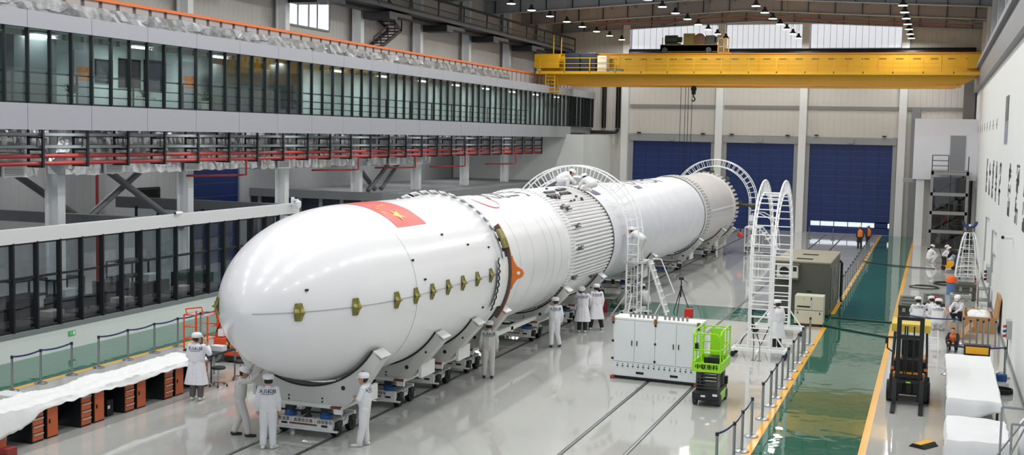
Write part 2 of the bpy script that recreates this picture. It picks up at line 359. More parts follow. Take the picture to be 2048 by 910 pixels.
# ================= GALLERY ON THE LEFT =================
FRAME = CHAR; GL = glass('gallery_glass', (.80, .88, .87)); GL2 = glass('clear_glass', (.86, .9, .92))
FASC = mat('fascia_grey', 'A3A6AE', .45, .1)
GY0, GY1 = 18.0, 95.3
def panel_strip(mb, x0, x1, y0, y1, z0, z1, p):
    y = y0
    while y < y1-.01: mb.bx(x0, x1, y+.012, min(y+p, y1)-.012, z0, z1); y += p
    mb.bx(x0, x1-.02, y0, y1, z0+.01, z1-.01)
st((lambda mb: (panel_strip(mb, -27.25, XG, GY0, 88.6, 7.12, 7.95, 3.0), mb)[1])(MB()), 'trim_14', FASC)
st((lambda mb: (panel_strip(mb, -27.25, XG+.03, GY0, GY1, 10.32, 10.86, 3.0), mb)[1])(MB()), 'trim_15', FASC)
st(MB().bx(-31, -27.2, GY0, 88.6, 7.3, 7.9).bx(-31, -27.2, 88.6, GY1, 7.5, 7.9), 'floor_gallery', mat('gallery_slab', '77797C', .6))
st(MB().bx(-30.2, -27.0, GY0, GY1, 10.4, 10.55), 'ceiling_gallery', mat('gallery_ceiling', 'D8D8D2', .7))
st(MB().bx(-30.2, -30.0, GY0, GY1, 7.9, 10.4), 'wall_gallery', mat('gallery_back_wall', 'D9E2E0', .6))
st(MB().bx(-30.0, -27.3, 47.6, 47.7, 7.9, 10.4).bx(-29.9, -28.8, 31.4, 33.4, 7.9, 10.4).bx(-29.2, -29.0, 43.1, 47.6, 7.9, 10.0), 'wall_partition', mat('gallery_partition', '6F7577', .6))
r = struct('window_1', (XG, GY0, 7.95))
n = int(GY1-GY0)
m0 = MB().bx(-.15, -.02, -.03, .03, 0, 2.42).build('mullion', FRAME, r)
p0 = MB().bx(-.14, -.12, .035, .965, 0.03, 2.4).build('pane', GL, r)
for k in range(1, n+1):
    y = k+.1
    c = m0.copy(); COL.objects.link(c); c.parent = r; c.location = (0, y, 0)
    if k < n: c = p0.copy(); COL.objects.link(c); c.parent = r; c.location = (0, y, 0)
MB().bx(-.16, -.08, 0, n, 0, .06).bx(-.16, -.08, 0, n, 2.36, 2.42).build('window_frame', FRAME, r)
o = MB().bx(-.65, -.6, 0, 62, .98, 1.04).bx(-.65, -.6, 0, 62, .62, .66).bx(-.65, -.6, 0, 62, .3, .34)
for k in range(21): o.bx(-.66, -.6, 3*k, 3*k+.05, 0, 1)
o.build('guard_rail', DARKST, r)
# dark panelled end of the gallery
r2 = struct('window_4', (XG, 88.6, 7.95)); mb = MB().bx(-.19, -.15, 0, 6.7, 0, 2.4)
mb.build('pane', mat('dark_glass', '1E2328', .1), r2)
# pictures, plants
for i, (y, w_, h_, c, l) in enumerate(((34.72, .5, .62, '53565A', 'small framed grey photograph on the gallery wall, left of the dark picture'), (36.25, .66, .78, '1C1D22', 'dark square framed picture in the middle of the gallery wall'), (37.85, .7, .85, '2A3355', 'framed blue night photograph on the gallery wall, right of the dark picture'))):
    t = thing('framed_picture', l, 'picture', (-29.97, y+2.6, 9.35), 0, 'pictures on the gallery wall')
    MB().bx(0, .04, -w_, -w_+.07, -h_/1.4, h_/1.4).bx(0, .04, w_-.07, w_, -h_/1.4, h_/1.4).bx(0, .04, -w_, w_, -h_/1.4, -h_/1.4+.07).bx(0, .04, -w_, w_, h_/1.4-.07, h_/1.4).build('picture_frame', BLACK, t)
    MB().bx(.005, .02, -w_+.07, w_-.07, -h_/1.4+.07, h_/1.4-.07).build('print', mat('print_'+c, c, .5, 0, .6, 2.), t)
for i, (y, l) in enumerate(((34.0, 'grey banner with an orange band on the gallery wall, left of the pictures'), (40.6, 'grey banner with an orange band on the gallery wall, right of the pictures'))):
    t = thing('wall_banner', l, 'banner', (-29.97, y+2.2, 7.95), 0, 'gallery banners')
    MB().bx(0, .03, -.55, .55, .02, 2.1).build('sheet', LGREY, t); MB().bx(.03, .04, -.4, .4, 1.0, 1.5).build('orange_print', mat('banner_orange', 'D98B52', .6, 0, .5, 3.), t)
LEAF = mat('leaf_green', '3F6B45', .5); POT = mat('white_pot', 'E9E9E4', .4)
def plant(y, l):
    t = thing('potted_palm', l, 'plant', (-28.9, y, 7.9), 0, 'potted palms in the gallery')
    MB().lathe([(0, 0), (.16, 0), (.2, .5), (.17, .5), (.16, .42), (0, .42)], 14).build('pot', POT, t)
    mb = MB(); rn = random.Random(int(y))
    for i in range(26):
        a = rn.random()*2*pi; L = .5+.35*rn.random(); e = .3+.9*rn.random(); pts = []
        for k in range(5): u = k/4; pts.append(V((cos(a)*L*u*cos(e*.8), sin(a)*L*u*cos(e*.8), .45+L*(sin(e)*u*1.3-.5*u*u))))
        for k in range(4):
            s_ = V((-sin(a), cos(a), 0)); wa = .045*(1-k/4)+.006; wb_ = .045*(1-(k+1)/4)+.004
            mb.add([pts[k]-s_*wa, pts[k]+s_*wa, pts[k+1]+s_*wb_, pts[k+1]-s_*wb_], [(0, 1, 2, 3)])
    mb.build('leaves', LEAF, t)
plant(34.3, 'green palm in white pot behind the gallery glass, leftmost of the three'); plant(38.4, 'green palm in white pot behind the gallery glass below the blue picture'); plant(42.4, 'green palm in white pot behind the gallery glass, rightmost of the three')
# foil wrapped duct lying on the gallery roof
FOIL = mat('crinkled_foil', 'E6E8EA', .3, .85, .2, 2.2, 1., 4.)
def foil_box(x0, x1, y0, y1, z0, z1, rn, amp=.05, st_=.35):
    mb = MB(); ny = max(2, int((y1-y0)/st_)); ring = []
    P = [(x0, z0), (x0, (z0+z1)/2), (x0, z1), ((x0+x1)/2, z1), (x1, z1), (x1, (z0*2+z1)/3), (x1, (z0+2*z1)/3), (x1, z0), ((x0+x1)/2, z0)]
    k = len(P); vs = []
    for j in range(ny+1):
        for (x, z) in P: vs.append((x+rn.uniform(-amp, amp), y0+(y1-y0)*j/ny+rn.uniform(-.05, .05), z+rn.uniform(-amp, amp)))
    fs = [(j*k+i, j*k+(i+1) % k, (j+1)*k+(i+1) % k, (j+1)*k+i) for j in range(ny) for i in range(k)]
    fs += [tuple(range(k)), tuple(range(ny*k, ny*k+k))]
    return mb.add(vs, fs)
rn = random.Random(3)
t = foil_box(-28.3, -27.45, 18, 75.6, 10.87, 11.34, rn).build('insulated_duct', mat('roof_foil', 'A4A6A8', .4, .6, .4, 2.5, .9, 5.)); tag(t, 'long foil wrapped duct lying on the gallery roof below the parapet', 'duct')
# ---- services hung below the gallery ----
segs = [(18, 32.9, 5.5, 6.15, 'foil wrapped lower duct under the gallery at the left photo edge'), (34.3, 46.8, 5.5, 6.15, 'foil wrapped lower duct under the gallery, with two grilles, left of the blue side door'), (47.2, 56.5, 5.45, 6.1, 'foil wrapped lower duct under the gallery above the blue side door'), (58, 66.5, 5.4, 6.05, 'foil wrapped lower duct under the gallery, right of the blue side door')]
gr = [(31.6,), (36.7, 41.7), (49.0,), (61.0, 64.5)]
for (y0, y1, z0, z1, l), g in zip(segs, gr):
    t = foil_box(-30.0, -29.18, y0, y1, z0, z1, rn, .045, .25).build('insulated_duct', FOIL, loc=None); tag(t, l, 'duct', 'foil ducts under the gallery')
    for y in g:
        v = MB().bx(-.02, .05, -.5, .5, -.26, .26).build('grille_frame', mat('grille_frame', 'D4D6D6', .4), t, loc=(-29.09, y+.0, (z0+z1)/2-.06))
        s_ = MB()
        for q in range(7): s_.bx(.05, .07, -.42, .42, -.2+q*.06, -.175+q*.06)
        s_.build('slats', GREYST, v)
for a, b in ((18, 27.5), (28.4, 33.4), (35.0, 47.8), (48.5, 58), (59, 78)):
    t = foil_box(-30.2, -29.22, a, b, 6.3, 7.1, rn, .05, .25).build('insulated_duct', mat('dull_foil', 'DADCDE', .32, .85, .3, 2.2, 1., 4.)); tag(t, 'dull foil upper duct tucked under the gallery floor, from %s' % ({18: 'the photo edge', 28.4: 'the first left hanger bay', 35.0: 'the diagonal braces', 48.5: 'the blue side door', 59: 'the middle of the gallery'}[a]), 'duct', 'upper ducts under the gallery')
TRAY = mat('cable_tray_grey', '8F979B', .45, .3)
for z, l in ((6.46, 'lower of the two grey cable trays hung under the gallery'), (6.88, 'upper of the two grey cable trays hung under the gallery')):
    mb = MB().bx(-28.93, -28.45, 18, 86, z, z+.02).bx(-28.48, -28.45, 18, 86, z, z+.12).bx(-28.96, -28.93, 18, 86, z, z+.12)
    tag(mb.build('cable_tray', TRAY), l, 'cable tray')
mb = MB()
for z, l in ((6.22, 'upper of the two red fire pipes hung under the gallery'), (5.97, 'lower of the two red fire pipes hung under the gallery')):
    o = MB().cyl((-28.5, 18, z), (-28.5, 86, z), .075, n=10)
    if z < 6: 
        for y, d in ((44.9, .7), (55.6, .7), (62.8, .72), (70.5, .8), (80.2, .8)): o.tube([(-28.5, y, z), (-28.5, y, z-d), (-28.9, y-.1, z-d-.03), (-29.9, y-2.4, z-d-.03)], .05, 8)
    tag(o.build('fire_pipe', RED, smooth=True), l, 'pipe')
def hanger_mb():
    return MB().bx(-.03, .03, -.05, .05, -1.47, 0).bx(-.64, .02, -.05, .05, -.9, -.85).bx(-.64, .02, -.05, .05, -.48, -.43).bx(-.64, .03, -.05, .05, -1.47, -1.41).bx(-.64, -.6, -.05, .05, -1.45, 0).bx(-.03, .0, -.6, 0, -.42, -.39).bx(-.03, .0, -.45, 0, -1.02, -.99).bx(-.02, .0, -.3, -.26, -.78, -.39)
hb = None
for k in range(26):
    y = 30.0+2.23*k; l = '%s black hanger frame from the left holding trays and red pipes under the gallery' % (ORD[k] if k < 20 else ['twenty-first', 'twenty-second', 'twenty-third', 'twenty-fourth', 'twenty-fifth', 'twenty-sixth'][k-20])
    if hb is None: hb = hanger_mb().build('pipe_hanger', DARKST); tag(hb, l, 'hanger', 'pipe hangers under the gallery'); hb.location = (-28.38, y, 7.3)
    else: dup(hb, (-28.38, y, 7.3), None, l)
# diagonal braces between the columns
BR = mat('brace_grey', '6F7174', .5, .2)
for a, b, l in (((-30.5, 35.0, 7.2), (-30.5, 43.0, 3.0), 'longest grey diagonal brace left of the blue side door, falling rightwards'), ((-30.9, 44.0, 7.2), (-30.9, 35.4, 2.6), 'grey diagonal brace left of the blue side door, rising rightwards'), ((-31.5, 31.3, 7.1), (-31.5, 38.6, 3.2), 'short grey diagonal brace beside the left white column'), ((-30.5, 66.6, 7.2), (-30.5, 60.7, 3.9), 'grey diagonal brace behind the rocket flag, rising rightwards'), ((-30.9, 57.0, 7.2), (-30.9, 62.4, 3.9), 'short grey diagonal brace behind the rocket flag, falling rightwards'), ((-30.9, 63.2, 3.9), (-30.9, 68.4, 7.2), 'slim grey brace right of the red drop pipe')):
    tag(MB().cyl(a, b, .14, n=10).build('diagonal_brace', BR, smooth=True), l, 'brace', 'diagonal braces')
# things on the far left wall
r = struct('door_5', (XW, 54.3, 0)); p = MB()
for k in range(8): p.bx(0, .1, -2.2, 2.2, .02+k*.72, .7+k*.72)
p.build('door_curtain', DB, r); MB().bx(0, .2, -2.45, -2.2, 0, 6).bx(0, .2, 2.2, 2.45, 0, 6).bx(0, .2, -2.45, 2.45, 5.76, 6).build('door_frame', LGREY, r)
t = thing('louvred_wall_vent', 'black louvred vent on the left wall above the white fascia camera', 'vent', (XW, 48.6, 4.0)); MB().bx(0, .12, -.9, .9, -.3, .3).build('vent_case', BLACK, t)
mb = MB()
for k in range(5): mb.box((.16, 0, -.22+.11*k), (.1, 1.7, .02), Matrix.Rotation(.5, 3, 'Y'))
mb.build('slats', DARKST, t)
tag(MB().bx(-33.2, -32.2, 30.5, 33.5, 4.6, 5.4).bx(-33.0, -32.4, 32.9, 33.5, 1, 4.6).build('air_duct', LGREY), 'grey sheet metal duct with an elbow at the left photo edge', 'duct')
tag(MB().cyl((-35.9, 44.2, 0), (-35.9, 44.2, 5.3), .07).build('fire_riser', RED), 'red vertical pipe on the left wall seen between the braces', 'pipe')
# ================= LOWER GLAZED BUILDING =================
LF = mat('low_fascia_white', 'D4D7D9', .5)
LY0, LY1 = 18.0, 45.9
st((lambda mb: (panel_strip(mb, XL-.3, XL, LY0, LY1, 3.62, 4.06, 30), mb)[1])(MB()), 'trim_16', LF)
st(MB().bx(XL-.25, XL, LY0, 44.0, 0, .72), 'wall_low', PWALL)
st(MB().bx(XL-.25, XL+.03, LY0, 44.0, .72, .86), 'trim_17', mat('sill_grey', '7E8486', .5))
st(MB().bx(-36, -26.6, 36.2, 36.5, 3.55, 3.95).bx(-36, -26.6, 45.6, 45.9, 3.5, 4.0), 'trim_18', mat('roof_beam_grey', '63676B', .5))
r = struct('window_2', (XL, LY0+.3, .86)); n = 26
m0 = MB().bx(-.15, .02, -.035, .035, 0, 2.78).build('mullion', FRAME, r); p0 = MB().bx(-.14, -.12, .035, 1.0, .03, 2.76).build('pane', GL2, r)
for k in range(1, n):
    c = m0.copy(); COL.objects.link(c); c.parent = r; c.location = (0, k*1.035, 0)
    if k < n-1: c = p0.copy(); COL.objects.link(c); c.parent = r; c.location = (0, k*1.035, 0)
MB().bx(-.16, -.06, 0, 25.9, 0, .07).bx(-.16, -.06, 0, 25.9, 2.7, 2.78).bx(-.16, -.04, 0, 25.9, 1.62, 1.69).build('window_frame', FRAME, r)
# end wall of that building
r = struct('window_5', (XL, 45.5, 0)); MB().bx(-.2, 0, -.2, .2, 0, 3.62).bx(-8, 0, -.05, .05, 0, .1).build('window_frame', GREYST, r)
mb = MB()
for k in range(7): mb.bx(-1.2*k-1.2, -1.2*k-1.13, -.06, .06, 0, 3.62)
mb.build('mullion', FRAME, r); MB().bx(-8.4, -.2, -.01, .01, .1, 3.62).build('pane', GL2, r)
# ---- second building behind ----
SF = mat('grey_metal_fascia', '8A8D8F', .45, .3)
st(MB().bx(-37, -26.4, 57.8, 58.0, 3.5, 3.95).bx(-26.6, -26.4, 57.8, 87.4, 3.5, 3.95), 'trim_19', SF)
st(MB().bx(-36.5, -26.6, 58, 87.4, 3.6, 3.72), 'ceiling_low_roof', mat('low_roof', '97989A', .6))
r = struct('window_6', (-26.5, 58, 0)); mb = MB()
for k in range(30): mb.bx(-.1, .08, k-.12, k+.12, 0, 3.5)
for k in range(8): mb.bx(-1.3*k-.4, -1.3*k-.2, -.1, .0, 0, 3.5)
mb.build('mullion', GREYST, r); MB().bx(-.06, -.03, 0, 29, 0, 3.5).bx(-10, -.05, .02, .04, 0, 3.5).build('pane', mat('dark_blue_glass', '2B3340', .15), r)
# ---- contents of the glazed workshop ----
rn = random.Random(11)
CAB = mat('black_bench', '24262B', .5); SCR = mat('screen_black', '0E1014', .25); PAPER = mat('white_sheet', 'DADDE0', .7)
def desk(y, l, top='2B2D31'):
    t = thing('work_desk', l, 'desk', (-28.2, y, 0), 0, 'dark desks behind the lower glazing')
    MB().bx(-.45, .45, -.8, .8, .72, .77).build('desk_top', mat('desk_top', top, .4), t); MB().bx(-.43, .43, -.78, -.74, 0, .72).bx(-.43, .43, .74, .78, 0, .72).bx(-.43, -.4, -.74, .74, .2, .72).build('side_panel', CAB, t)
    return t
for i in range(9):
    y = 26.8+i*1.85; desk(y, '%s dark desk from the left photo edge behind the lower glazing' % ORD[i])
    if i % 2 == 0:
        t = thing('monitor', 'black monitor on the %s dark desk behind the lower glazing' % ORD[i], 'monitor', (-28.2, y, .77), 0, 'monitors behind the lower glazing')
        MB().bx(-.02, .02, -.33, .33, .12, .52).build('screen', SCR, t); MB().bx(-.12, .12, -.14, .14, 0, .015).bx(-.02, .02, -.03, .03, .01, .14).build('stand', CAB, t)
    else:
        tag(MB().box((-28.2, y, .87), (.5, .7, .2)).build('cardboard_box', mat('box_grey', '8F8E86', .7), bevel=.01), 'pale box on the %s dark desk behind the lower glazing' % ORD[i], 'box', 'boxes behind the lower glazing')
for i, (y, h, l) in enumerate(((28.6, 1.5, 'left of the white column'), (33.6, 1.75, 'in the middle of the lower glazing'), (35.6, 1.6, 'just right of the middle of the lower glazing'), (39.5, 1.9, 'near the blue side door'))):
    t = thing('storage_rack', 'dark storage rack behind the lower glazing, '+l, 'rack', (-30.6, y, 0), 0, 'storage racks')
    mb = MB()
    for a in (-.4, .4):
        for b in (-.8, .8): mb.bx(a-.03, a+.03, b-.03, b+.03, 0, h)
    mb.build('post', CAB, t)
    for k in range(3): MB().bx(-.42, .42, -.82, .82, h*(k+1)/3-.04, h*(k+1)/3).build('shelf', CAB, t)

DKC = mat('dark_cabinet', '2C2E33', .5)
for i, (y, h, w_) in enumerate(((27.6, 1.15, 1.5), (30.3, .95, 1.3), (32.1, 1.3, 1.2), (34.8, 1.05, 1.7), (37.2, 1.4, 1.3), (39.6, 1.1, 1.6), (42.2, 1.25, 1.5))):
    t = thing('storage_cabinet', '%s dark storage cabinet from the photo edge, behind the desks of the lower glazing' % ORD[i], 'cabinet', (-29.6, y, 0), 0, 'dark cabinets behind the lower glazing')
    MB().bx(-.35, .35, -w_/2, w_/2, .05, h).bx(-.3, .3, -w_/2+.05, w_/2-.05, 0, .05).build('cabinet_body', DKC, t, bevel=.01)
    for k in (-1, 1): d = MB().bx(.35, .37, min(0, k*(w_/2-.02)), max(0, k*(w_/2-.02)), .08, h-.03).build('door', DKC, t); MB().bx(.37, .39, k*.06-.012, k*.06+.012, h*.45, h*.6).build('handle', STEEL, d)
    if i % 2: tag(MB().bx(-29.8, -29.4, y-.35, y+.3, h+.002, h+.3).build('parts_box', PAPER, bevel=.02), 'pale box standing on the %s dark storage cabinet from the photo edge' % ORD[i], 'box', 'boxes on the dark cabinets')
# ---- lamps added to brighten the gallery and the space under it ----
def added_panel_lamp(name, label, loc, w_, l_, e, group):
    t = thing(name, label, 'lamp', loc, 0, group)
    MB().bx(-w_/2, w_/2, -l_/2, l_/2, .0, .05).build('lamp_housing', WHITE, t); MB().bx(-w_/2+.03, w_/2-.03, -l_/2+.03, l_/2-.03, -.01, 0).build('lamp_diffuser', mat('panel_diffuser', 'FFFFFF', .5, emit=.7), t)
    ld = bpy.data.lights.new('panel_light', 'AREA'); ld.shape = 'RECTANGLE'; ld.size = w_; ld.size_y = l_; ld.energy = e; lo = bpy.data.objects.new('panel_light', ld); COL.objects.link(lo); lo.parent = t; lo.location = (0, 0, -.02)
    return t
a = None  # panel lights put in to lift the dark gallery interior
for k in range(14):
    l = '%s added white panel light from the left inside the gallery' % ORD[k]
    y = 22+5.2*k; a = added_panel_lamp('added_gallery_lamp', l, (-28.6, y, 10.3), .6, 1.2, 55, 'added gallery lights') if a is None else (dup(a, (-28.6, y, 10.3), None, l) and a)
b = None  # added strip lights, out of sight behind the fascia, brightening the ducts
for k in range(8):
    l = '%s added strip light from the left under the gallery floor' % ORD[k]
    y = 26+7.5*k; b = added_panel_lamp('added_strip_lamp', l, (-27.75, y, 7.245), .25, 1.5, 30, 'added lights under the gallery') if b is None else (dup(b, (-27.75, y, 7.245), None, l) and b)
b = None  # added lights that brighten the side bay wall
for k in range(8):
    l = '%s added side bay light behind the white columns' % ORD[k]
    y = 24+8*k; b = added_panel_lamp('added_bay_lamp', l, (-33.6, y, 7.245), .5, 1.5, 75, 'added side bay lights') if b is None else (dup(b, (-33.6, y, 7.245), None, l) and b)
st(MB().bx(XW, -31, 6, 88, 7.3, 7.5), 'ceiling_side_bay', mat('side_bay_ceiling', '77797C', .6))
# ================= LAMPS =================
GLOW = mat('lamp_lens', 'FFFFFF', .4, emit=9.0); LSH = mat('lamp_housing', '34363A', .4, .4)
def lamp_proto(top):
    t = thing('highbay_lamp', 'x', 'lamp', (0, 0, 15))
    MB().lathe([(0, .36), (.05, .36), (.09, .33), (.1, .2), (.26, .03), (.27, 0), (.25, 0)], 20).build('lamp_shade', LSH, t, smooth=True)
    MB().lathe([(0, .005), (.25, .005), (.25, -.02), (0, -.035)], 20).build('lamp_lens', GLOW, t)
    MB().cyl((0, 0, .5), (0, 0, top), .018, n=6).build('hanging_rod', STEEL, t)
    ld = bpy.data.lights.new('lamp_light', 'AREA'); ld.shape = 'DISK'; ld.size = .5; ld.energy = LAMP_W; ld.color = (1, .985, .96); ld.spread = RAD(178)
    lo = bpy.data.objects.new('lamp_light', ld); COL.objects.link(lo); lo.parent = t; lo.location = (0, 0, -.07)
    return t
ROWN = ['lamp row above the gallery side', 'lamp row above the rocket', 'lamp row above the white cabinet', 'lamp row beside the right wall']
for ri, x in enumerate((-24.2, -15.75, -10.3, -2.2)):
    L0 = None
    for k in range(22):
        y = (92.9, 92.2, 92.6, 93.6)[ri]-3.74*k; z = 15.0
        if y < 14: continue
        l = '%s roof lamp from the back wall in the %s' % ((ORD+['twenty-first', 'twenty-second'])[k], ROWN[ri])
        if L0 is None: L0 = lamp_proto(zr(x)-15.02); L0['label'] = l; L0['group'] = 'high bay roof lamps'; L0.location = (x, y, z)
        else: dup(L0, (x, y, z), None, l)
# ================= YELLOW BRIDGE CRANE =================
CY = mat('crane_yellow', 'DDAB20', .4, 0, .12, .15); CYD = mat('crane_orange_edge', 'E89A24', .4)
c = thing('bridge_crane', 'yellow double girder overhead crane spanning the hall before the back wall', 'crane', (-12.8, 84.5, 11.0))
X0, X1 = -15.2, 15.3
g = MB().prism([(X0+1.2, .05), (X1-1.6, .05), (X1, .9), (X1, 2.2), (X0, 2.2), (X0, .9)], 1, -.5, .6)
for k in range(14): x = X0+2+k*2; g.bx(x-.02, x+.02, -.53, -.5, .7, 2.1)
g.build('main_girder', CY, c, bevel=.02)
MB().bx(X0+.9, X1-1.2, -.62, .72, 0, .1).bx(X0, X1, -.6, .7, 2.2, 2.26).build('girder_flange', CYD, c)
MB().prism([(X0+1.2, .05), (X1-1.6, .05), (X1, .9), (X1, 2.2), (X0, 2.2), (X0, .9)], 1, 3.4, 4.5).build('rear_girder', CY, c)
MB().bx(X0, X1, -1.7, -.5, .72, .8).bx(X0, X1, -1.72, -1.66, .72, .92).build('walkway', CY, c)
MB().bx(X0-.3, X0+1.6, -1.2, 5.2, 1.2, 2.2).build('end_carriage', CY, c); MB().bx(X1-.9, X1+.1, -1.0, 5.0, 1.2, 2.1).build('end_carriage', CY, c)
rl = MB()
for z in (1.15, 1.45, 1.85): rl.bx(X0, X1, -1.71, -1.67, z, z+.04)
for k in range(17): x = X0+.3+k*1.9; rl.bx(x-.03, x+.03, -1.72, -1.66, .8, 1.88)
rl.build('guard_rail', CY, c)
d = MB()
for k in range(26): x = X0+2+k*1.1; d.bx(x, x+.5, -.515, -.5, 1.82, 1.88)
d.build('painted_shadow_dashes', mat('crane_shadow_brown', '6E5516', .5), c)  # rail shadow painted as dark dashes on the girder face
EB = mat('dark_blue_cabinet', '2E3542', .35)
for x in (2.15, 3.35): MB().bx(X0+x, X0+x+1.1, -1.5, -.7, .8, 2.25).build('electric_cabinet', EB, c, bevel=.02)
MB().bx(X0+4.6, X0+5.3, -1.5, -.7, .8, 2.05).build('white_cabinet', mat('cabinet_cream', 'E8E3D2', .4), c, bevel=.02)
MB().bx(X0+5.5, X0+6.4, -1.5, -.8, .8, 1.1).build('drive_motor', GREYST, c)
lc = MB()
for x in (.75, 1.45):
    for y in (-1.6, -.9): lc.bx(X0+x-.03, X0+x+.03, y-.03, y+.03, -.55, .75)
lc.bx(X0+.3, X0+1.9, -1.7, -.8, -.6, -.54)
for k in range(4): lc.bx(X0+.75, X0+1.45, -1.62, -1.58, -.3+.28*k, -.26+.28*k)
lc.build('access_cage', CY, c)
MB().bx(X0+1.0, X0+1.06, -.8, -.74, 2.2, 3.6).build('mast', CY, c); MB().bx(X0+1.6, X0+1.66, -.8, -.74, 2.2, 3.4).build('mast', CY, c)
# hoist trolley on the crane
h = thing('hoist_trolley', 'dark hoist trolley with drum and motors riding on top of the yellow crane', 'hoist', (-16.95, 84.6, 13.3))
HB = mat('hoist_olive', '8A7430', .5); HD = mat('hoist_dark', '3A3C30', .5)
MB().bx(-2.1, 2.0, -.5, 4.0, .12, .55).bx(-2.1, 2.0, -.5, -.42, .1, .6).build('trolley_frame', HB, h)
for x in (-1.75, 1.4):
    for y in (-.6, 3.6): MB().cyl((x, y, .2), (x, y+.3, .2), .2, n=14).build('wheel', HD, h)
MB().cyl((-1.9, .3, 1.0), (-1.0, .3, 1.0), .32, n=16).cyl((-1.0, .3, 1.0), (-.7, .3, 1.0), .2).bx(-1.9, -.8, .1, .5, .55, .75).build('hoist_motor', HD, h)
MB().bx(-.5, .35, -.2, .8, .55, 1.4).build('gearbox', HB, h, bevel=.03); MB().cyl((.7, -.3, .95), (.7, 2.5, .95), .45, n=20).build('rope_drum', mat('drum_brown', '6A4A2E', .5, .3), h, smooth=True)
MB().bx(1.1, 1.75, -.3, .7, .55, 1.25).build('control_box', HD, h); MB().cyl((2.0, .1, .8), (2.0, .1, 1.3), .25).build('brake', GREYST, h)
mb = MB()
for x in (2.05, 2.45, 2.8): mb.bx(x-.03, x+.03, -.5, -.44, .02, 1.05)
mb.bx(2.05, 2.8, -.5, -.44, .98, 1.05).bx(2.05, 2.8, -.5, -.44, .4, .46).bx(2.05, 2.85, -.5, .6, .0, .05); mb.build('guard_rail', YEL, h)
mb = MB()
for x in (-1.95,): mb.bx(x-.03, x+.03, -.5, -.44, .55, 1.1)
mb.build('post', HB, h)
k_ = thing('hook_block', 'black crane hook block hanging just below the yellow girder', 'hook', (-17.0, 86.5, 10.1))
MB().bx(-.14, .14, -.12, .12, .35, 1.0).bx(-.55, .55, -.1, .1, 1.0, 1.12).cyl((0, -.15, .75), (0, .15, .75), .2, n=14).build('sheave_housing', BLACK, k_, bevel=.03)
MB().tube([(0, 0, .4), (0, 0, .18), (.12, 0, .02), (.08, 0, -.12), (-.05, 0, -.14), (-.12, 0, -.04)], .05, 8).build('hook', DARKST, k_)
MB().cyl((-.4, 0, 1.1), (-.4, 0, 3.31), .012, n=6).cyl((.4, 0, 1.1), (.4, 0, 3.31), .012, n=6).build('rope', DARKST, k_)
for i, x in enumerate((-18.35, -18.0, -17.78, -17.5)):
    o = MB().cyl((x, 88.5, 1.2), (x, 88.5, 11.045), .022, n=6).build('hanging_cable', DARKST); tag(o, '%s thin dark cable from the left hanging from the crane before the blue door' % ORD[i], 'cable', 'cables hanging from the crane')
# ================= ROCKET =================
RX, RY0 = -13.9, 48.0
def zc(Y): return 3.25-.0075*(Y-32)
RF, RB = 2.16, 2.08
def rad(Y):
    if Y < 32: s = min(1, max(0, (Y-21.7)/5.2)); return RF*max(0, 1-(1-s)**2.55)**(1/1.59)
    return RB
def RP(Y, r, a): return V((r*cos(a), Y-RY0, zc(Y)-1.0+r*sin(a)))
def turned(prof, n=96, a0=0., a1=2*pi, m=0):
    mb = MB(); full = abs(a1-a0-2*pi) < 1e-6; k = n if full else n+1
    vs = [RP(Y, r, a0+(a1-a0)*i/n) for Y, r in prof for i in range(k)]
    fs = [(j*k+i, j*k+(i+1) % k, (j+1)*k+(i+1) % k, (j+1)*k+i) for j in range(len(prof)-1) for i in range(n)]
    return mb.add(vs, fs, m)
def patch(mb, Y0, Y1, a0, a1, off, m=0, nY=6, na=8, rf=None):
    a0, a1 = RAD(a0), RAD(a1); k = na+1
    vs = [RP(Y0+(Y1-Y0)*j/nY, (rf or rad)(Y0+(Y1-Y0)*j/nY)+off, a0+(a1-a0)*i/na) for j in range(nY+1) for i in range(k)]
    mb.add(vs, [(j*k+i, j*k+i+1, (j+1)*k+i+1, (j+1)*k+i) for j in range(nY) for i in range(na)], m); return mb
ROCKW = mat('rocket_gloss_white', 'F0F0F3', .24, 0, .015, .6, coat=.2); ROCK2 = mat('rocket_white_satin', 'E9EAEC', .32, 0, .03, .8, .05, 2.5)
FILM = mat('rocket_film_white', 'E2E5EC', .38, 0, .06, 1.6, .35, 4.); ENG = mat('rocket_engine_bay', 'D2D1D1', .35, .15, .04, 1.2)
SEAM = mat('seam_grey', '9FA3A6', .5); RINGD = mat('ring_dark_grey', '55524F', .5); OEDGE = mat('orange_edge', 'D9742C', .45)
CLAMP = mat('clamp_olive', '8C8544', .35, .5, .3, 8.); OLIVE = mat('olive_drab', '4B4A30', .5, .3)
rk = thing('rocket', 'huge white rocket lying horizontally on cradle trolleys along the hall', 'rocket', (RX, RY0, 1.0))
pr = [(21.7+5.2*(i/28)**1.7, rad(21.7+5.2*(i/28)**1.7)) for i in range(29)]+[(28, RF), (30, RF), (31.95, RF)]
pr[0] = (21.7, .001)
nose = turned(pr).build('fairing', ROCKW, rk, smooth=True)
# seams on the fairing
mb = MB()
pts = [RP(y, rad(y)+.004, RAD(1)) for y in [21.76+.1*i*i*.1 for i in range(30)]+[31.7]]
for q in range(len(pts)-1): mb.bar(pts[q], pts[q+1], .025, .012)
turned([(27.4, RF+.003), (27.42, RF+.003)], 96)
mb.build('split_seam', SEAM, nose)
patch(MB(), 26.1, 26.14, -100, 120, .003, na=60, nY=1).build('ring_seam', mat('ring_seam_grey', 'D6D8DC', .4), nose)
mb = MB()
for Y, a in ((28.6, 38), (26.2, 24), (29.9, 27), (31.3, 22), (31.0, -24), (22.6, 24), (26.6, 10)): MB().box(RP(Y, rad(Y)+.01, RAD(a)), (.045, .09, .045)).build('port_cover', BLACK, nose)
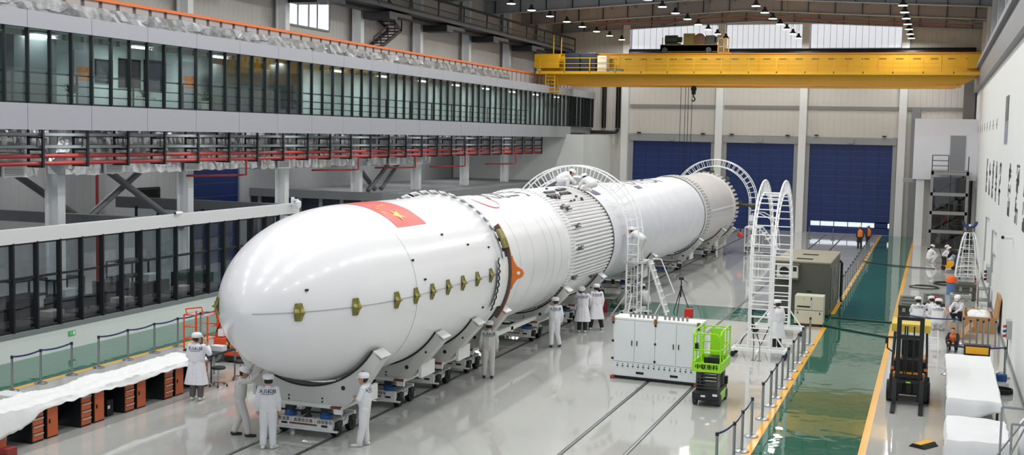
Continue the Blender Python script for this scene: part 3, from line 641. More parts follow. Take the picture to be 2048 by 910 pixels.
# clamps holding the fairing halves
cm = MB()
for sx in (-1, 1):
    prof = [(.012, .26, .085, .25, .015), (.012, .1, .11, .1, .05), (.012, 0, .125, 0, .11), (.012, -.1, .11, -.1, .05), (.012, -.26, .085, -.25, .015)]
    vs = []
    for ya, za, yb, zb_, x in prof: vs += [(x+.035, sx*ya, za), (x, sx*yb, zb_), (x-.03, sx*yb, zb_), (x-.0, sx*ya, za)]
    fs = [(4*i+k, 4*i+(k+1) % 4, 4*i+4+(k+1) % 4, 4*i+4+k) for i in range(4) for k in range(4)]+[(0, 1, 2, 3), (16, 17, 18, 19)]
    cm.add(vs, fs)
cm.bx(.0, .1, -.02, .02, -.14, .14).bx(.08, .17, -.05, .05, -.018, .018)
cm.v = [(a*.85, b*1.0, c*.78) for a, b, c in cm.v]
c0 = None
for i, Y in enumerate((22.38, 23.67, 25.1, 26.02, 26.97, 27.98, 29.0, 30.05, 31.1)):
    for side in (0, 1):
        if side and i > 1: continue
        if c0 is None: o = c0 = cm.build('fairing_clamp', CLAMP, rk, bevel=.008)
        else: o = c0.copy(); COL.objects.link(o); o.parent = rk
        sl = atan2(rad(Y+.05)-rad(Y-.05), .1); a = RAD(1) if not side else RAD(179)
        o.location = RP(Y, rad(Y), a); o.rotation_euler = (0, 0, (-sl if not side else pi+sl))
# flag
FL = mat('flag_red', 'CC3A2E', .35); FY = mat('flag_yellow', 'F2C53D', .4)
fg = patch(MB(), 26.5, 28.25, 49, 122, .006, na=28).build('national_flag', FL, nose, smooth=True)
def star(mb, Y, a, r, rot):
    c = RP(Y, RF+.012, RAD(a)); t = V((-sin(RAD(a)), 0, cos(RAD(a)))); vs = [c]
    for i in range(10): q = rot+i*pi/5; rr = r if i % 2 == 0 else r*.4; vs.append(c+V((0, 1, 0))*rr*cos(q)+t*rr*sin(q))
    mb.add(vs, [(0, 1+i, 1+(i+1) % 10) for i in range(10)])
mb = MB(); star(mb, 27.25, 61, .27, 1.9)
for Y, a in ((26.75, 66), (26.85, 71.5), (27.15, 75), (27.5, 77)): star(mb, Y, a, .09, .7)
mb.build('flag_star', FY, fg, fix=False)
# joint: flange, raised white flaps, dark hoop with orange lip
turned([(31.9, RF), (31.95, RF+.06), (32.15, RF+.06), (32.2, RB)]).build('joint_flange', ROCK2, rk)
mb = MB()
for i in range(22):
    a = RAD(14+i*7.6); c = RP(32.1, RF+.095, a); R = Matrix.Rotation(-a, 3, 'Y') @ Matrix.Rotation(.3, 3, 'Z')
    mb.box(c, (.03, .55, .19), R)
fl = mb.build('access_flap', ROCK2, rk)
hp = turned([(32.36, RB+.01), (32.36, RB+.27), (32.38, RB+.27), (32.38, RB+.01)], 48, RAD(-36), RAD(37)).build('assembly_hoop', RINGD, rk)
turned([(32.37, RB+.262), (32.365, RB+.285), (32.42, RB+.285), (32.42, RB+.02)], 48, RAD(-36), RAD(37)).build('orange_lip', OEDGE, hp)
pl = [(RB+.26, -.5), (RB+.31, -.36), (RB+.42, -.2), (RB+.58, -.12), (RB+.64, 0), (RB+.58, .12), (RB+.42, .2), (RB+.31, .36), (RB+.26, .5)]
vs = [V((r, Y-RY0, zc(Y)-1.0+w_)) for Y in (32.36, 32.42) for r, w_ in pl]; n = len(pl)
MB().add(vs, [tuple(range(n)), tuple(range(n, 2*n))[::-1]]+[(i, n+i, n+(i+1) % n, (i+1) % n) for i in range(n)]).build('lifting_lug', OEDGE, hp)
c = V((RB+.48, 32.36-RY0, zc(32.36)-1.0)); MB().cyl(c+V((0, -.006, 0)), c+V((0, .11, 0)), .05, n=14).build('lug_hole', WHITE, hp)
cc = patch(MB(), 31.55, 32.33, -26, 12, .07, na=24, nY=4, rf=lambda y: RF+.05*(y-31.75)); cc.build('white_cover_cloth', mat('cover_cloth', 'F1F2F3', .6, bump=.3, bscale=5), rk)
rn = random.Random(5)
MB().tube([RP(31.53+.05*sin(i*1.3)+rn.uniform(-.03, .03), RF+.11, RAD(-27+i*.98)) for i in range(41)], .022, 5).build('lacing_cord', BLACK, rk)
for a in (22, 29): MB().box(RP(32.15, RF+.2, RAD(a)), (.06, .35, .3), Matrix.Rotation(-RAD(a), 3, 'Y')).build('hatch_window', CLAMP, rk)
# second stage
s2 = [(32.2, RB), (34, RB), (36, RB), (38, RB), (38.98, RB), (39.0, RB), (39.02, RB+.05), (39.5, RB+.05), (39.52, RB)]
sg = turned(s2).build('second_stage', ROCK2, rk, smooth=True)
for y in (33.9, 35.2, 36.6, 37.3, 38.1): patch(MB(), y, y+.035, -110, 110, .003, na=70, nY=1).build('weld_seam', mat('weld_grey', 'D3D5D6', .35), sg)
mb = MB()
for i in range(110):
    a = 2*pi*i/110; mb.box(RP(39.3, RB+.06, a), (.08, .42, .055), Matrix.Rotation(-a, 3, 'Y'))
mb.build('tooth_ring', ROCK2, rk)
# ribbed interstage
turned([(39.5, RB-.02), (44.9, RB-.02)]).build('interstage_skin', mat('interstage_grey', 'C9CBCB', .5), rk, smooth=True)
mb = MB()
for i in range(92):
    a = 2*pi*i/92; mb.cyl(RP(39.55, RB-.005, a), RP(44.8, RB-.005, a), .05, n=8)
mb.build('stringer_ribs', ROCKW, rk, smooth=True)
FIT = mat('fitting_grey', '5C5F61', .4, .5)
for Y, a in ((39.9, 46), (40.3, 43), (40.2, 24), (40.0, 3), (40.0, -26), (42.8, -33), (40.5, 60)):
    mb = MB().box((0, 0, 0), (.14, .22, .16)).cyl((.05, .1, .1), (.05, .42, .1), .04).cyl((.05, .1, -.06), (.05, .42, -.06), .04)
    o = mb.build('rib_fitting', FIT, rk, bevel=.01); o.location = RP(Y, RB+.09, RAD(a)); o.rotation_euler = (0, -RAD(a), 0); o.scale = (.72,)*3
rn = random.Random(9); mb = MB()
for i in range(14):
    Y = rn.uniform(39.8, 43.6); a = RAD(rn.uniform(52, 84)); mb.box(RP(Y, RB+.06, a), (.05, rn.uniform(.1, .2), .06), Matrix.Rotation(-a, 3, 'Y'))
for Y, a in ((40.5, 64), (40.9, 71), (42.2, 66), (42.6, 74)): mb.box(RP(Y, RB+.07, RAD(a)), (.04, 1.1, .12), Matrix.Rotation(-RAD(a), 3, 'Y'))
mb.build('dark_bracket', DARKST, rk)
# first stage
mb = turned([(44.85, RB), (44.86, RB+.05), (45.05, RB+.05), (45.06, RB), (50, RB), (55, RB), (60, RB), (64.6, RB)])
mb.build('first_stage', FILM, rk, smooth=True)
turned([(44.8, RB+.012), (44.86, RB+.058), (44.9, RB+.058)]).build('seal_band', RINGD, rk)
turned([(64.55, RB), (64.56, RB+.06), (64.9, RB+.06), (64.92, RB+.02), (66.0, RB+.02), (66.02, RB+.06), (66.3, RB+.06), (66.32, RB), (70, RB), (74.3, RB), (74.32, RB+.07), (74.7, RB+.07), (74.72, RB-.05), (75.6, RB-.1), (77.2, RB-.75), (77.4, .3)]).build('engine_bay', ENG, rk, smooth=True)
mb = MB()
for i in range(72):
    a = 2*pi*i/72; mb.box(RP(65.45, RB+.06, a), (.08, 1.05, .09), Matrix.Rotation(-a, 3, 'Y'))
mb.build('tooth_ring', ENG, rk); mb = MB()
for i in range(48):
    a = 2*pi*i/48; mb.box(RP(75.1, RB+.05, a), (.16, .75, .12), Matrix.Rotation(-a, 3, 'Y'))
mb.build('tooth_ring', ENG, rk)
patch(MB(), 66.4, 74.2, 4, 7, .02, na=2).build('cable_duct', WHITE, rk)
patch(MB(), 64.4, 64.6, -30, 100, .07, na=50, nY=1).build('white_band', WHITE, rk)
for Y, a, s_ in ((75.2, 78, .22), (75.4, 52, .26), (75.2, 93, .18), (75.9, 8, .16)):
    MB().cyl(RP(Y, RB-.1, RAD(a)), RP(Y, RB+.2, RAD(a)), .07, n=10).box(RP(Y, RB+.18, RAD(a)), (s_, s_*1.5, s_), Matrix.Rotation(-RAD(a), 3, 'Y')).build('engine_valve', OLIVE, rk, bevel=.02)
MB().tube([RP(76, RB-.3, RAD(8)), RP(76.3, RB+.1, RAD(4)), RP(76.4, RB+.9, RAD(2))], .09, 10).cyl(RP(76.4, RB+.7, RAD(2)), RP(76.4, RB+1.0, RAD(2)), .13).build('feed_pipe', OLIVE, rk, smooth=True)
mb = MB()
for a in range(0, 360, 40):
    c = RP(77.2, 1.25, RAD(a)); mb.lathe([(.16, 0), (.3, .6), (.48, 1.3)], 18, c, Matrix.Rotation(-pi/2, 3, 'X'))
mb.build('engine_nozzle', mat('nozzle_bronze', '4E4438', .35, .7), rk, smooth=True)
# lettering wrapped on the upper side, reading along the hull
INK = mat('hull_ink', '2B2C3A', .5); INKR = mat('hull_red', 'C8423C', .5)
def hull_text(s, size, Yc, ac, m, sx=1.0):
    mb = text_mb(s, size); bm = bmesh.new(); vs = [bm.verts.new(p) for p in mb.v]
    for f in mb.f:
        try: bm.faces.new([vs[i] for i in f])
        except Exception: pass
    bmesh.ops.triangulate(bm, faces=bm.faces); bmesh.ops.subdivide_edges(bm, edges=[e for e in bm.edges if e.calc_length() > .2], cuts=2)
    out = MB(); bm.verts.index_update(); out.add([RP(Yc+v.co.x*sx, rad(Yc)+.008, RAD(ac)+v.co.y/RB) for v in bm.verts], [tuple(v.index for v in f.verts) for f in bm.faces]); bm.free()
    return out.build('hull_lettering', m, rk, fix=False)
hull_text('天龙三号', 1.5, 37.0, 86, INK, .7); hull_text('天兵科技', 2.0, 55.8, 90, INK, 1.0)
mb = MB(); pts = []
for i in range(24):
    u = i/23; pts.append((34.35+.75*cos(2.2+u*4.6)*(1-.25*u), 70+13*sin(2.2+u*4.6)))
k = len(pts); vs = [RP(Y, RB+.01+.0*i, RAD(a)) for i, (Y, a) in enumerate(pts)]; vs2 = [RP(Y+.09*(.4+sin(pi*i/23)), RB+.01, RAD(a+1.5)) for i, (Y, a) in enumerate(pts)]
mb.add(vs+vs2, [(i, i+1, k+i+1, k+i) for i in range(k-1)]); mb.build('red_swoosh', INKR, rk, fix=False)
for Y0, Y1, a0, a1 in ((45.6, 46.5, 58, 69), (53.0, 54.0, 60, 67)): patch(MB(), Y0, Y1, a0, a1, .012, nY=2).build('dark_panel', mat('hull_panel', '4A4A62', .5), rk)

# ================= CRADLE TROLLEYS =================
TW = mat('trolley_white', 'E3E5E3', .4, 0, .04, 2.); CRG = mat('cradle_grey_white', 'CFCFCB', .45, 0, .03, 1.); JB = mat('jack_blue', '1E5597', .4)
def cradle_mb(R, zc_, y0, y1, zb=.93):
    P = [(R*cos(RAD(a)), zc_+R*sin(RAD(a))) for a in range(-148, -31, 4)]
    Ro = R+.27
    P += [(Ro*cos(RAD(-34)), zc_+Ro*sin(RAD(-34))), (1.38, zb+.3), (1.12, zb), (-1.12, zb), (-1.38, zb+.3), (Ro*cos(RAD(-146)), zc_+Ro*sin(RAD(-146)))]
    n = 30; inner = [(R*cos(RAD(a)), zc_+R*sin(RAD(a))) for a in [-148+116*i/(n-1) for i in range(n)]]; O = P[-8:][::-1]
    O = [((R+.27)*cos(RAD(-146)), zc_+(R+.27)*sin(RAD(-146))), (-1.38, zb+.3), (-1.12, zb), (1.12, zb), (1.38, zb+.3), ((R+.27)*cos(RAD(-34)), zc_+(R+.27)*sin(RAD(-34)))]
    def out(x, z):
        # point below / outside: foot of the same x on the outer line, clamped
        X = max(O[0][0], min(O[-1][0], x*1.16))
        for (x0, z0), (x1, z1) in zip(O, O[1:]):
            if x0 <= X <= x1: return (X, z0+(z1-z0)*((X-x0)/(x1-x0) if x1 > x0 else 0))
        return O[-1]
    outer = [out(*q) for q in inner]; outer[0] = O[0]; outer[-1] = O[-1]
    vs = [(u, y, w_) for y in (y0, y1) for L in (inner, outer) for u, w_ in L]; fs = []
    for i in range(n-1): fs += [(i, i+1, n+i+1, n+i), (2*n+i, 3*n+i, 3*n+i+1, 2*n+i+1), (i, 2*n+i, 2*n+i+1, i+1), (n+i, n+i+1, 3*n+i+1, 3*n+i)]
    fs += [(0, n, 3*n, 2*n), (n-1, 3*n-1, 4*n-1, 2*n-1)]
    return MB().add(vs, fs)
def trolley(Yc, R, label, txt):
    t = thing('cradle_trolley', label, 'trolley', (RX, Yc, 0), 0, 'cradle trolleys under the rocket'); z0 = zc(Yc); Rr = (R or max(rad(Yc-.6), rad(Yc-.1)))+.03; zt = min(.82, z0-Rr-.2)
    fr = MB().bx(-.72, .72, -.62, -.52, .17, .44).bx(-.72, .72, .52, .62, .17, .44).bx(-.72, -.6, -.52, .52, .2, .4).bx(.6, .72, -.52, .52, .2, .4).bx(-.9, .9, -.7, -.62, .17, .21)
    f = fr.build('frame', TW, t, bevel=.01)
    if txt:
        place_text(txt, .105, 'lettering', REDP, f, (0, -.625, .375), (1, 0, 0), (0, 0, 1), 1., .002)
        MB().bx(-.42, .32, -.628, -.62, .27, .31).build('caption_strip', mat('caption_brown', '6B3A35', .6), f)
        for x in (-.56, .52): MB().bx(x-.08, x+.08, -.628, -.62, .26, .31).build('logo_plate', BLACK, f)
    for x in (-.7, .7):
        for y in (-.36, .36):
            MB().cyl((x-.07, y, .17), (x+.07, y, .17), .165, n=20).cyl((x-.09, y, .17), (x+.09, y, .17), .06).build('wheel', BLACK, t, bevel=.012)
            MB().bx(x-.11, x+.11, y-.12, y+.12, .26, .38).build('wheel_guard', DARKST, t)
    for x in (-.48, .48):
        MB().lathe([(0, .44), (.15, .44), (.15, .53), (.1, .58), (.1, .6), (0, .6)], 14, (x, -.45, 0)).build('screw_jack', JB, t); MB().bx(x-.1, x+.1, -.55, -.35, .59, zt-.1).build('jack_head', DARKST, t)
    zs = .56
    MB().cyl((-1.0, -.45, zs), (.95, -.45, zs), .025, n=8).build('drive_shaft', DARKST, t); MB().cyl((0, -.45, .44), (0, -.45, zt-.12), .045).cyl((0, -.45, zt-.2), (0, -.45, zt-.1), .06, .11).cyl((0, -.45, .44), (0, -.45, .5), .1, .06).build('centre_support', DARKST, t)
    h = MB(); h.tube([(-1.0, -.45+.2*cos(q*pi/8), zs+.2*sin(q*pi/8)) for q in range(16)], .014, 6, closed=True)
    for q in (0, 2.1, 4.2): h.cyl((-1.0, -.45, zs), (-1.0, -.45+.2*cos(q), zs+.2*sin(q)), .012, n=6)
    h.build('hand_wheel', DARKST, t)
    h = MB(); h.tube([(.95, -.45+.12*cos(q*pi/8), zs+.12*sin(q*pi/8)) for q in range(16)], .014, 6, closed=True); h.cyl((.95, -.57, zs), (.95, -.33, zs), .012); h.build('hand_wheel', STEEL, t)
    MB().bx(-1.0, 1.0, -.62, .62, zt-.1, zt).bx(.8, 1.02, -.7, -.62, zt-.2, zt-.02).build('table', TW, t, bevel=.01)
    for x in (-.85, .86): MB().bx(x-.14, x+.14, -.705, -.62, zt-.07, zt-.02).build('warning_strip', mat('warning_brown', '7A3B2C', .5), t)
    y0, y1 = -.6, -.14
    c = cradle_mb(Rr, z0, y0, y1, zt).build('cradle_plate', CRG, t, bevel=.008)
    hm = None
    for x, z, r_ in [((Rr+q_)*cos(RAD(a_)), z0+(Rr+q_)*sin(RAD(a_)), r_) for q_, a_, r_ in ((.2, -64, .055), (.2, -116, .055), (.14, -47, .032), (.14, -133, .032))]+[(x_, zt+z_, .024) for x_ in (-.45, .45) for z_ in (.05, .13)]:
        if hm is None: o = hm = MB().cyl((0, -.006, 0), (0, .01, 0), 1, n=12).build('bolt_hole', BLACK, c)
        else: o = hm.copy(); COL.objects.link(o); o.parent = c
        o.location = (x, y0, z); o.scale = (r_, 1, r_)
    P = [(rr_*cos(RAD(a)), z0+rr_*sin(RAD(a))) for rr_, A in ((Rr+.012, range(-148, -31, 4)), (Rr-.03, range(-32, -149, -4))) for a in A]
    n = len(P)//2; vs = [(u, y, w_) for y in (y0-.02, y0-.003) for u, w_ in P]; N2 = 2*n
    MB().add(vs, [(o_+i, o_+i+1, o_+N2-2-i, o_+N2-1-i) for o_ in (0, N2) for i in range(n-1)]+[(i, (i+1) % N2, N2+(i+1) % N2, N2+i) for i in range(N2)]).build('rubber_pad', BLACK, t)
    for s in (-1, 1):
        c = V((s*(Rr+.15)*cos(RAD(-32)), (y0+y1)/2, z0+(Rr+.15)*sin(RAD(-32)))); MB().box(c, (.26, .5, .03), Matrix.Rotation(s*RAD(33), 3, 'Y')).build('end_cap', TW, t)
        MB().bx(s*1.42-.04, s*1.42+.04, y0+.02, .3, zt+.05, zt+.42).build('side_lug', TW, t)
        MB().bx(s*.9-.1, s*.9+.1, .1, .6, zt, zt+.18).build('rear_stop', TW, t)
    return t
T1 = '整流罩｜流罩组合体｜对接架车'; T2 = '箭体支撑车｜对接车'
for Y, R, l, tx in ((25.1, 0, 'front cradle trolley under the rocket nose, red lettering between blue jacks', T1), (28.55, RF, 'white cradle trolley behind the nose trolley, second from the camera', T2), (31.1, RF, 'third white cradle trolley from the camera, under the fairing', T2), (33.46, RB+.01, 'fourth cradle trolley from the camera, by the worker with his back turned', T2), (39.6, RB+.11, 'cradle trolley in front of the dentate ring, left of the worker holding his face', T2), (44.2, RB+.08, 'cradle trolley hidden behind the two lab coats, under the ribbed section', T2), (53.4, RB+.01, 'cradle trolley seen just left of the arch ladder leg', T2), (64.4, RB+.11, 'cradle trolley right of the arch ladder stair, under the tooth ring', T2), (72.3, RB+.01, 'second last cradle trolley, under the engine bay', ''), (75.3, RB+.14, 'last cradle trolley at the tail of the rocket', '')):
    trolley(Y, R, l, tx)
o = MB().bx(-14.9, -12.9, 36.2, 36.4, .8, 1.0).bx(-14.9, -14.7, 34.2, 38.8, .86, .98).bx(-13.1, -12.9, 34.2, 38.8, .86, .98).build('tow_bar', TW); tag(o, 'white steel tow frame lying level between the fourth and fifth trolley', 'frame')
# ================= ARCH LADDERS =================
def arch(name, label, loc, rz, zcen=3.25, ro=2.8, ri=2.36, dep=.36, full=True, platform=False):
    t = thing(name, label, 'ladder', loc, rz, None); ang = [i*pi/40 for i in range(41)]
    for s in (-1, 1):
        f = MB(); y = s*dep
        for r in (ro, ri): f.tube([(r, y, .3)]+[(r*cos(a), y, zcen+r*sin(a)) for a in ang]+[(-r, y, .3)], .03, 7)
        for i in range(1, 23): a = i*pi/23; f.cyl((ro*cos(a), y, zcen+ro*sin(a)), (ri*cos(a), y, zcen+ri*sin(a)), .018, n=6)
        f.build('side_frame', WHITEM, t, smooth=True)
        for e in (-1, 1):
            g = MB()
            for k in range(7): g.cyl((e*ro, y, .45+.42*k), (e*ri, y, .45+.42*k), .018, n=6)
            g.build('leg_bracing', WHITEM, t)
    r0 = None
    P = []
    for i in range(1, 21):
        a = i*pi/21; P.append((ri*cos(a), zcen+ri*sin(a)))
    for e in (-1, 1):
        for k in range(11): P.append((e*ri, .5+.27*k))
        for k in range(7): P.append((e*ro, .6+.4*k))
    for x, z in P:
        if r0 is None: o = r0 = MB().cyl((0, -dep, 0), (0, dep, 0), .022, n=6).build('rung', WHITEM, t)
        else: o = r0.copy(); COL.objects.link(o); o.parent = t
        o.location = (x, 0, z)
    for e in (-1, 1):
        xc = e*(ro+ri)/2
        b = MB().bx(xc-.35, xc+.35, -.9, -.8, .2, .3).bx(xc-.35, xc+.35, .8, .9, .2, .3).bx(xc-.3, xc-.2, -.9, .9, .22, .32).bx(xc+.2, xc+.3, -.9, .9, .22, .32)
        for s in (-1, 1): b.bar((xc, s*.85, .28), (xc, s*dep, .95), .05, .05)
        b.bx(xc+e*.3, xc+e*.75, -.04, .04, .22, .3)
        b.build('base_frame', WHITEM, t)
        for s in (-1, 1):
            for dx in (-.3, .3): MB().cyl((xc+dx-.03, s*.85, .09), (xc+dx+.03, s*.85, .09), .09, n=14).bx(xc+dx-.05, xc+dx+.05, s*.85-.04, s*.85+.04, .12, .2).build('caster', BLACK, t)
            MB().cyl((xc+e*.72, s*.1, .02), (xc+e*.72, s*.1, .5), .015).cyl((xc+e*.72, s*.1, 0), (xc+e*.72, s*.1, .02), .07).build('jack_screw', STEEL, t)
    if platform:
        MB().bx(ri-.15, ro+.25, -.5, .9, 2.2, 2.28).build('platform_deck', mat('deck_grey', 'B9BBBB', .5), t)
        for a, b in (((ri, -.45), (ri, .85)), ((ro+.2, -.45), (ro+.2, .85))):
            for x, y in (a, b): MB().cyl((x, y, 0), (x, y, 2.2), .035, n=8).build('platform_leg', WHITEM, t)
        s = MB()
        for y in (.5, .95): s.bar((ro+.25, y, 2.25), (ro+1.05, y, .05), .05, .09)
        for k in range(8): u = (k+.5)/8; s.bx(ro+.25+.8*u-.09, ro+.25+.8*u+.09, .5, .95, 2.25-2.2*u-.01, 2.25-2.2*u+.015)
        s.build('stair', WHITEM, t)
        s = MB().tube([(ro+.3, .97, 2.3), (ro+.65, .97, 2.3), (ro+1.25, .97, .95), (ro+.9, .97, .8)], .025, 6); s.build('handrail', WHITEM, t)
        MB().bar((ro+.55, .5, .05), (ro+.95, .5, .85), .04, .04).build('stay', WHITEM, t); MB().bar((ri-.6, -.45, .02), (ri, -.45, .9), .04, .04).build('stay', WHITEM, t)
    return t
arch('arch_ladder', 'white arched access ladder over the rocket by its ribbed section, with platform', (RX, 46.5, 0), 0, platform=True)
arch('arch_ladder', 'white arched access ladder spanning the tail of the rocket before the blue doors', (RX, 79.2, 0), 0, zcen=3.05)
arch('arch_ladder', 'white arched access ladder parked alone on casters right of the rocket', (-5.3, 42.3, 0), pi/2, zcen=3.05)
# ================= BARRIER POSTS =================
def stanchion_proto():
    t = thing('belt_stanchion', 'x', 'barrier post', (0, 0, 0))
    MB().lathe([(0, 0), (.175, 0), (.175, .02), (.12, .045), (.04, .06), (0, .06)], 24).build('base', STEEL, t, smooth=True)
    MB().cyl((0, 0, .05), (0, 0, .9), .033, n=14).build('post', STEEL, t, smooth=True)
    MB().cyl((0, 0, .9), (0, 0, .98), .04, n=14).build('belt_head', mat('belt_head_grey', '3A3C42', .4, .5), t)
    return t
ST0 = stanchion_proto(); st_used = [False]
BELT = mat('belt_navy', '2B3A6B', .6, 0, .3, 8.)
def stanchion(x, y, label, belt=None, group=None, bm_=None):
    if not st_used[0]: t = ST0; st_used[0] = True; t.location = (x, y, 0); t['label'] = label; t['group'] = group
    else: t = dup(ST0, (x, y, 0), None, label, group)
    for c in list(t.children):
        if c.name.startswith('retractable'): bpy.data.objects.remove(c)
    if belt: BELTS.append((t, belt[0]-x, belt[1]-y))
    return t
BELTS = []
LS = [25.4, 26.5, 27.77, 28.95, 30.32, 31.65, 32.9, 34.2, 35.5, 36.8, 38.1]
for i, y in enumerate(LS):
    nx = LS[i+1] if i+1 < len(LS) and i not in (2,) else None
    stanchion(-23.5, y, '%s stanchion from the photo edge along the aisle by the low white wall' % ORD[i], (-23.5, nx) if nx else None, 'stanchions along the left green aisle')
RS_ = [25.1, 26.2, 27.4, 28.9, 30.84, 32.47, 33.63, 35.0, 36.42, 37.78, 39.22, 40.57, 41.3, 43.0]
for i, y in enumerate(RS_):
    nx = RS_[i+1] if i in (0, 1, 2, 4, 5, 6, 7, 9, 10) else None
    stanchion(-3.98-(.2 if i == 0 else 0), y, '%s stanchion from the photo bottom along the wide green aisle' % ORD[i], (-3.98, nx) if nx else None, 'stanchions along the right green aisle')
for i in range(17):
    y = 57.4+i*1.72
    stanchion(-3.9, y, '%s stanchion beyond the olive container, counted from the container' % ORD[i], (-3.9, y+1.72) if i < 16 else None, 'stanchions beyond the container')
for i, x in enumerate((-8.6, -6.9, -5.1)): stanchion(x, 89.2, '%s stanchion from the left across the rails before the right blue door' % ORD[i], (x+1.7, 89.2) if i < 2 else (-3.9, 86.6), 'stanchions before the right blue door')
for i, (x, y, b) in enumerate(((.6, 39.3, (2.3, 39.6)), (2.3, 39.6, None))): stanchion(x, y, ('left' if i == 0 else 'right')+' belt stanchion at the far end of the white covered table', b, 'stanchions by the covered table')
for i, (x, y) in enumerate(((1.0, 45.3), (1.2, 45.6), (1.42, 45.1), (1.66, 45.5), (1.85, 45.2), (2.05, 45.7), (2.28, 45.3))): stanchion(x, y, '%s from the left of the stanchions gathered before the open wooden crate' % ORD[i], (-.9, 45.6) if i == 0 else None, 'stanchions gathered before the crate')
for t, dx, dy in BELTS:
    L = hypot(dx, dy); ux, uy = dx/L, dy/L; nx, ny = -uy, ux; mb = MB(); vs = []; L2 = L-.09
    for k in range(9):
        u = k/8; z = .945-.05*4*u*(1-u)*min(1, L/1.5)
        for s, zz in ((.004, -.024), (.004, .024), (-.004, .024), (-.004, -.024)): vs.append((ux*(.045+L2*u)+nx*s, uy*(.045+L2*u)+ny*s, z+zz))
    mb.add(vs, [(k*4+i, k*4+(i+1) % 4, k*4+4+(i+1) % 4, k*4+4+i) for k in range(8) for i in range(4)]); mb.build('retractable_belt', BELT, t)
# ================= WORKBENCHES =================
WB = mat('bench_black', '1B1C20', .45); WO = mat('bench_orange', 'C9653A', .4); HND = mat('handle_silver', 'C9CBCC', .3, .6)
def bench():
    t = thing('workbench', 'x', 'workbench', (0, 0, 0))     # local: front faces +x, length along y
    MB().bx(-.78, .02, 0, 1.62, .78, .84).build('worktop', WB, t, bevel=.005)
    MB().bx(-.76, -.72, .4, 1.2, .1, .75).build('back_panel', WB, t)
    MB().bx(-.74, -.02, .04, .42, 0, .78).build('cupboard_body', WB, t)
    d = MB().bx(-.02, .0, .06, .40, .04, .75).build('cupboard_door', WO, t, bevel=.004); MB().bx(0, .015, .1, .14, .36, .46).build('handle', BLACK, d)
    MB().bx(-.74, -.02, 1.2, 1.58, 0, .78).build('drawer_body', WB, t)
    for k in range(4):
        z = .05+k*.18; d = MB().bx(-.02, .0, 1.22, 1.56, z, z+.165).build('drawer', WO, t, bevel=.003); MB().bx(0, .025, 1.23, 1.55, z+.125, z+.155).build('handle', HND, d)
    return t
b0 = bench(); b0['group'] = 'workbenches in a row'
for i, y in enumerate((20.1, 21.74, 23.38, 25.02, 26.66)):
    l = ['black and orange workbench under the white sheet at the left photo edge', 'second black and orange workbench from the left photo edge, under the sheet', 'third black and orange workbench from the left, under the sheet', 'fourth workbench from the left, with a dark computer case beneath', 'workbench beside the lab coat worker, last one under the sheet'][i]
    t = b0 if i == 0 else dup(b0)
    t.location = (-19.15, y, 0); t['label'] = l
t = thing('computer_case', 'black computer case with white label under the fourth workbench', 'computer', (-19.5, 24.2, 0)); MB().bx(-.2, .2, -.12, .12, 0, .42).build('case', BLACK, t, bevel=.01); MB().bx(.2, .205, -.1, -.02, .2, .28).build('label_plate', WHITE, t)
# white sheet over the benches
rn = random.Random(4); CLO = mat('white_sheet_cloth', 'EEF0F1', .7, 0, .02, 3., .25, 6.)
mb = MB(); NX, NY = 26, 180; vs = []
for j in range(NY+1):
    y = 19.6+j*(28.02-19.6)/NY
    hang = .06+.24*max(0, noise.noise((y*.75, 3.1, 0))+.1)+.08*abs(noise.noise((y*2.2, 8, 0)))+.34*max(0, min(1, (21.6-y)/.8))
    for i in range(NX+1):
        u = i/NX
        if u < .78: x = -20.05+u/.78*.97; z = .875+.075*max(0, noise.noise((x*2.2, y*1.1, 1)))+.05*abs(noise.noise((x*5, y*4, 2)))+.025*abs(noise.noise((x*11, y*9, 5)))+.12*(1-u)*max(0, noise.noise((y*.8, 9, 0))+.3)
        else: q = (u-.78)/.22; x = -19.08+.07*q+.03*noise.noise((y*3, q, 5)); z = .87-hang*q+.02*noise.noise((y*4, 7, q))
        vs.append((x, y, z))
mb.add(vs, [(j*(NX+1)+i, j*(NX+1)+i+1, (j+1)*(NX+1)+i+1, (j+1)*(NX+1)+i) for j in range(NY) for i in range(NX)])
o = mb.build('dust_sheet', CLO, smooth=True); o.modifiers.new('s', 'SOLIDIFY').thickness = .006; tag(o, 'rumpled white dust sheet draped over the row of workbenches', 'sheet')
t = thing('work_table', 'dark topped table on thin legs beyond the dust sheet, beside the stools', 'table', (-19.55, 28.4, 0))
MB().bx(-.4, .4, 0, 1.3, .79, .84).build('tabletop', WB, t, bevel=.005)
for x in (-.36, .36):
    for y in (.05, 1.25): MB().bx(x-.02, x+.02, y-.02, y+.02, 0, .79).build('leg', STEEL, t)
# stools, monitor, papers on the bare table
def stool(x, y, rz, l):
    t = thing('swivel_stool', l, 'stool', (x, y, 0), rz, 'swivel stools')
    MB().lathe([(0, .5), (.19, .5), (.2, .53), (.18, .56), (0, .565)], 20).build('seat', BLACK, t, smooth=True); MB().cyl((0, 0, .1), (0, 0, .5), .025).build('gas_column', CHROME, t)
    for k in range(5):
        a = k*2*pi/5; f = MB().bar((0, 0, .11), (.25*cos(a), .25*sin(a), .075), .035, .025).build('foot_arm', CHROME, t); MB().cyl((.25*cos(a)-.015, .25*sin(a), .03), (.25*cos(a)+.015, .25*sin(a), .03), .03, n=10).cyl((.25*cos(a), .25*sin(a), .03), (.25*cos(a), .25*sin(a), .08), .01).build('caster', BLACK, f)
stool(-18.85, 28.3, .2, 'black swivel stool by the dark topped table, near the lab coat'); stool(-18.8, 29.35, .5, 'black swivel stool by the dark topped table, near the orange lift')
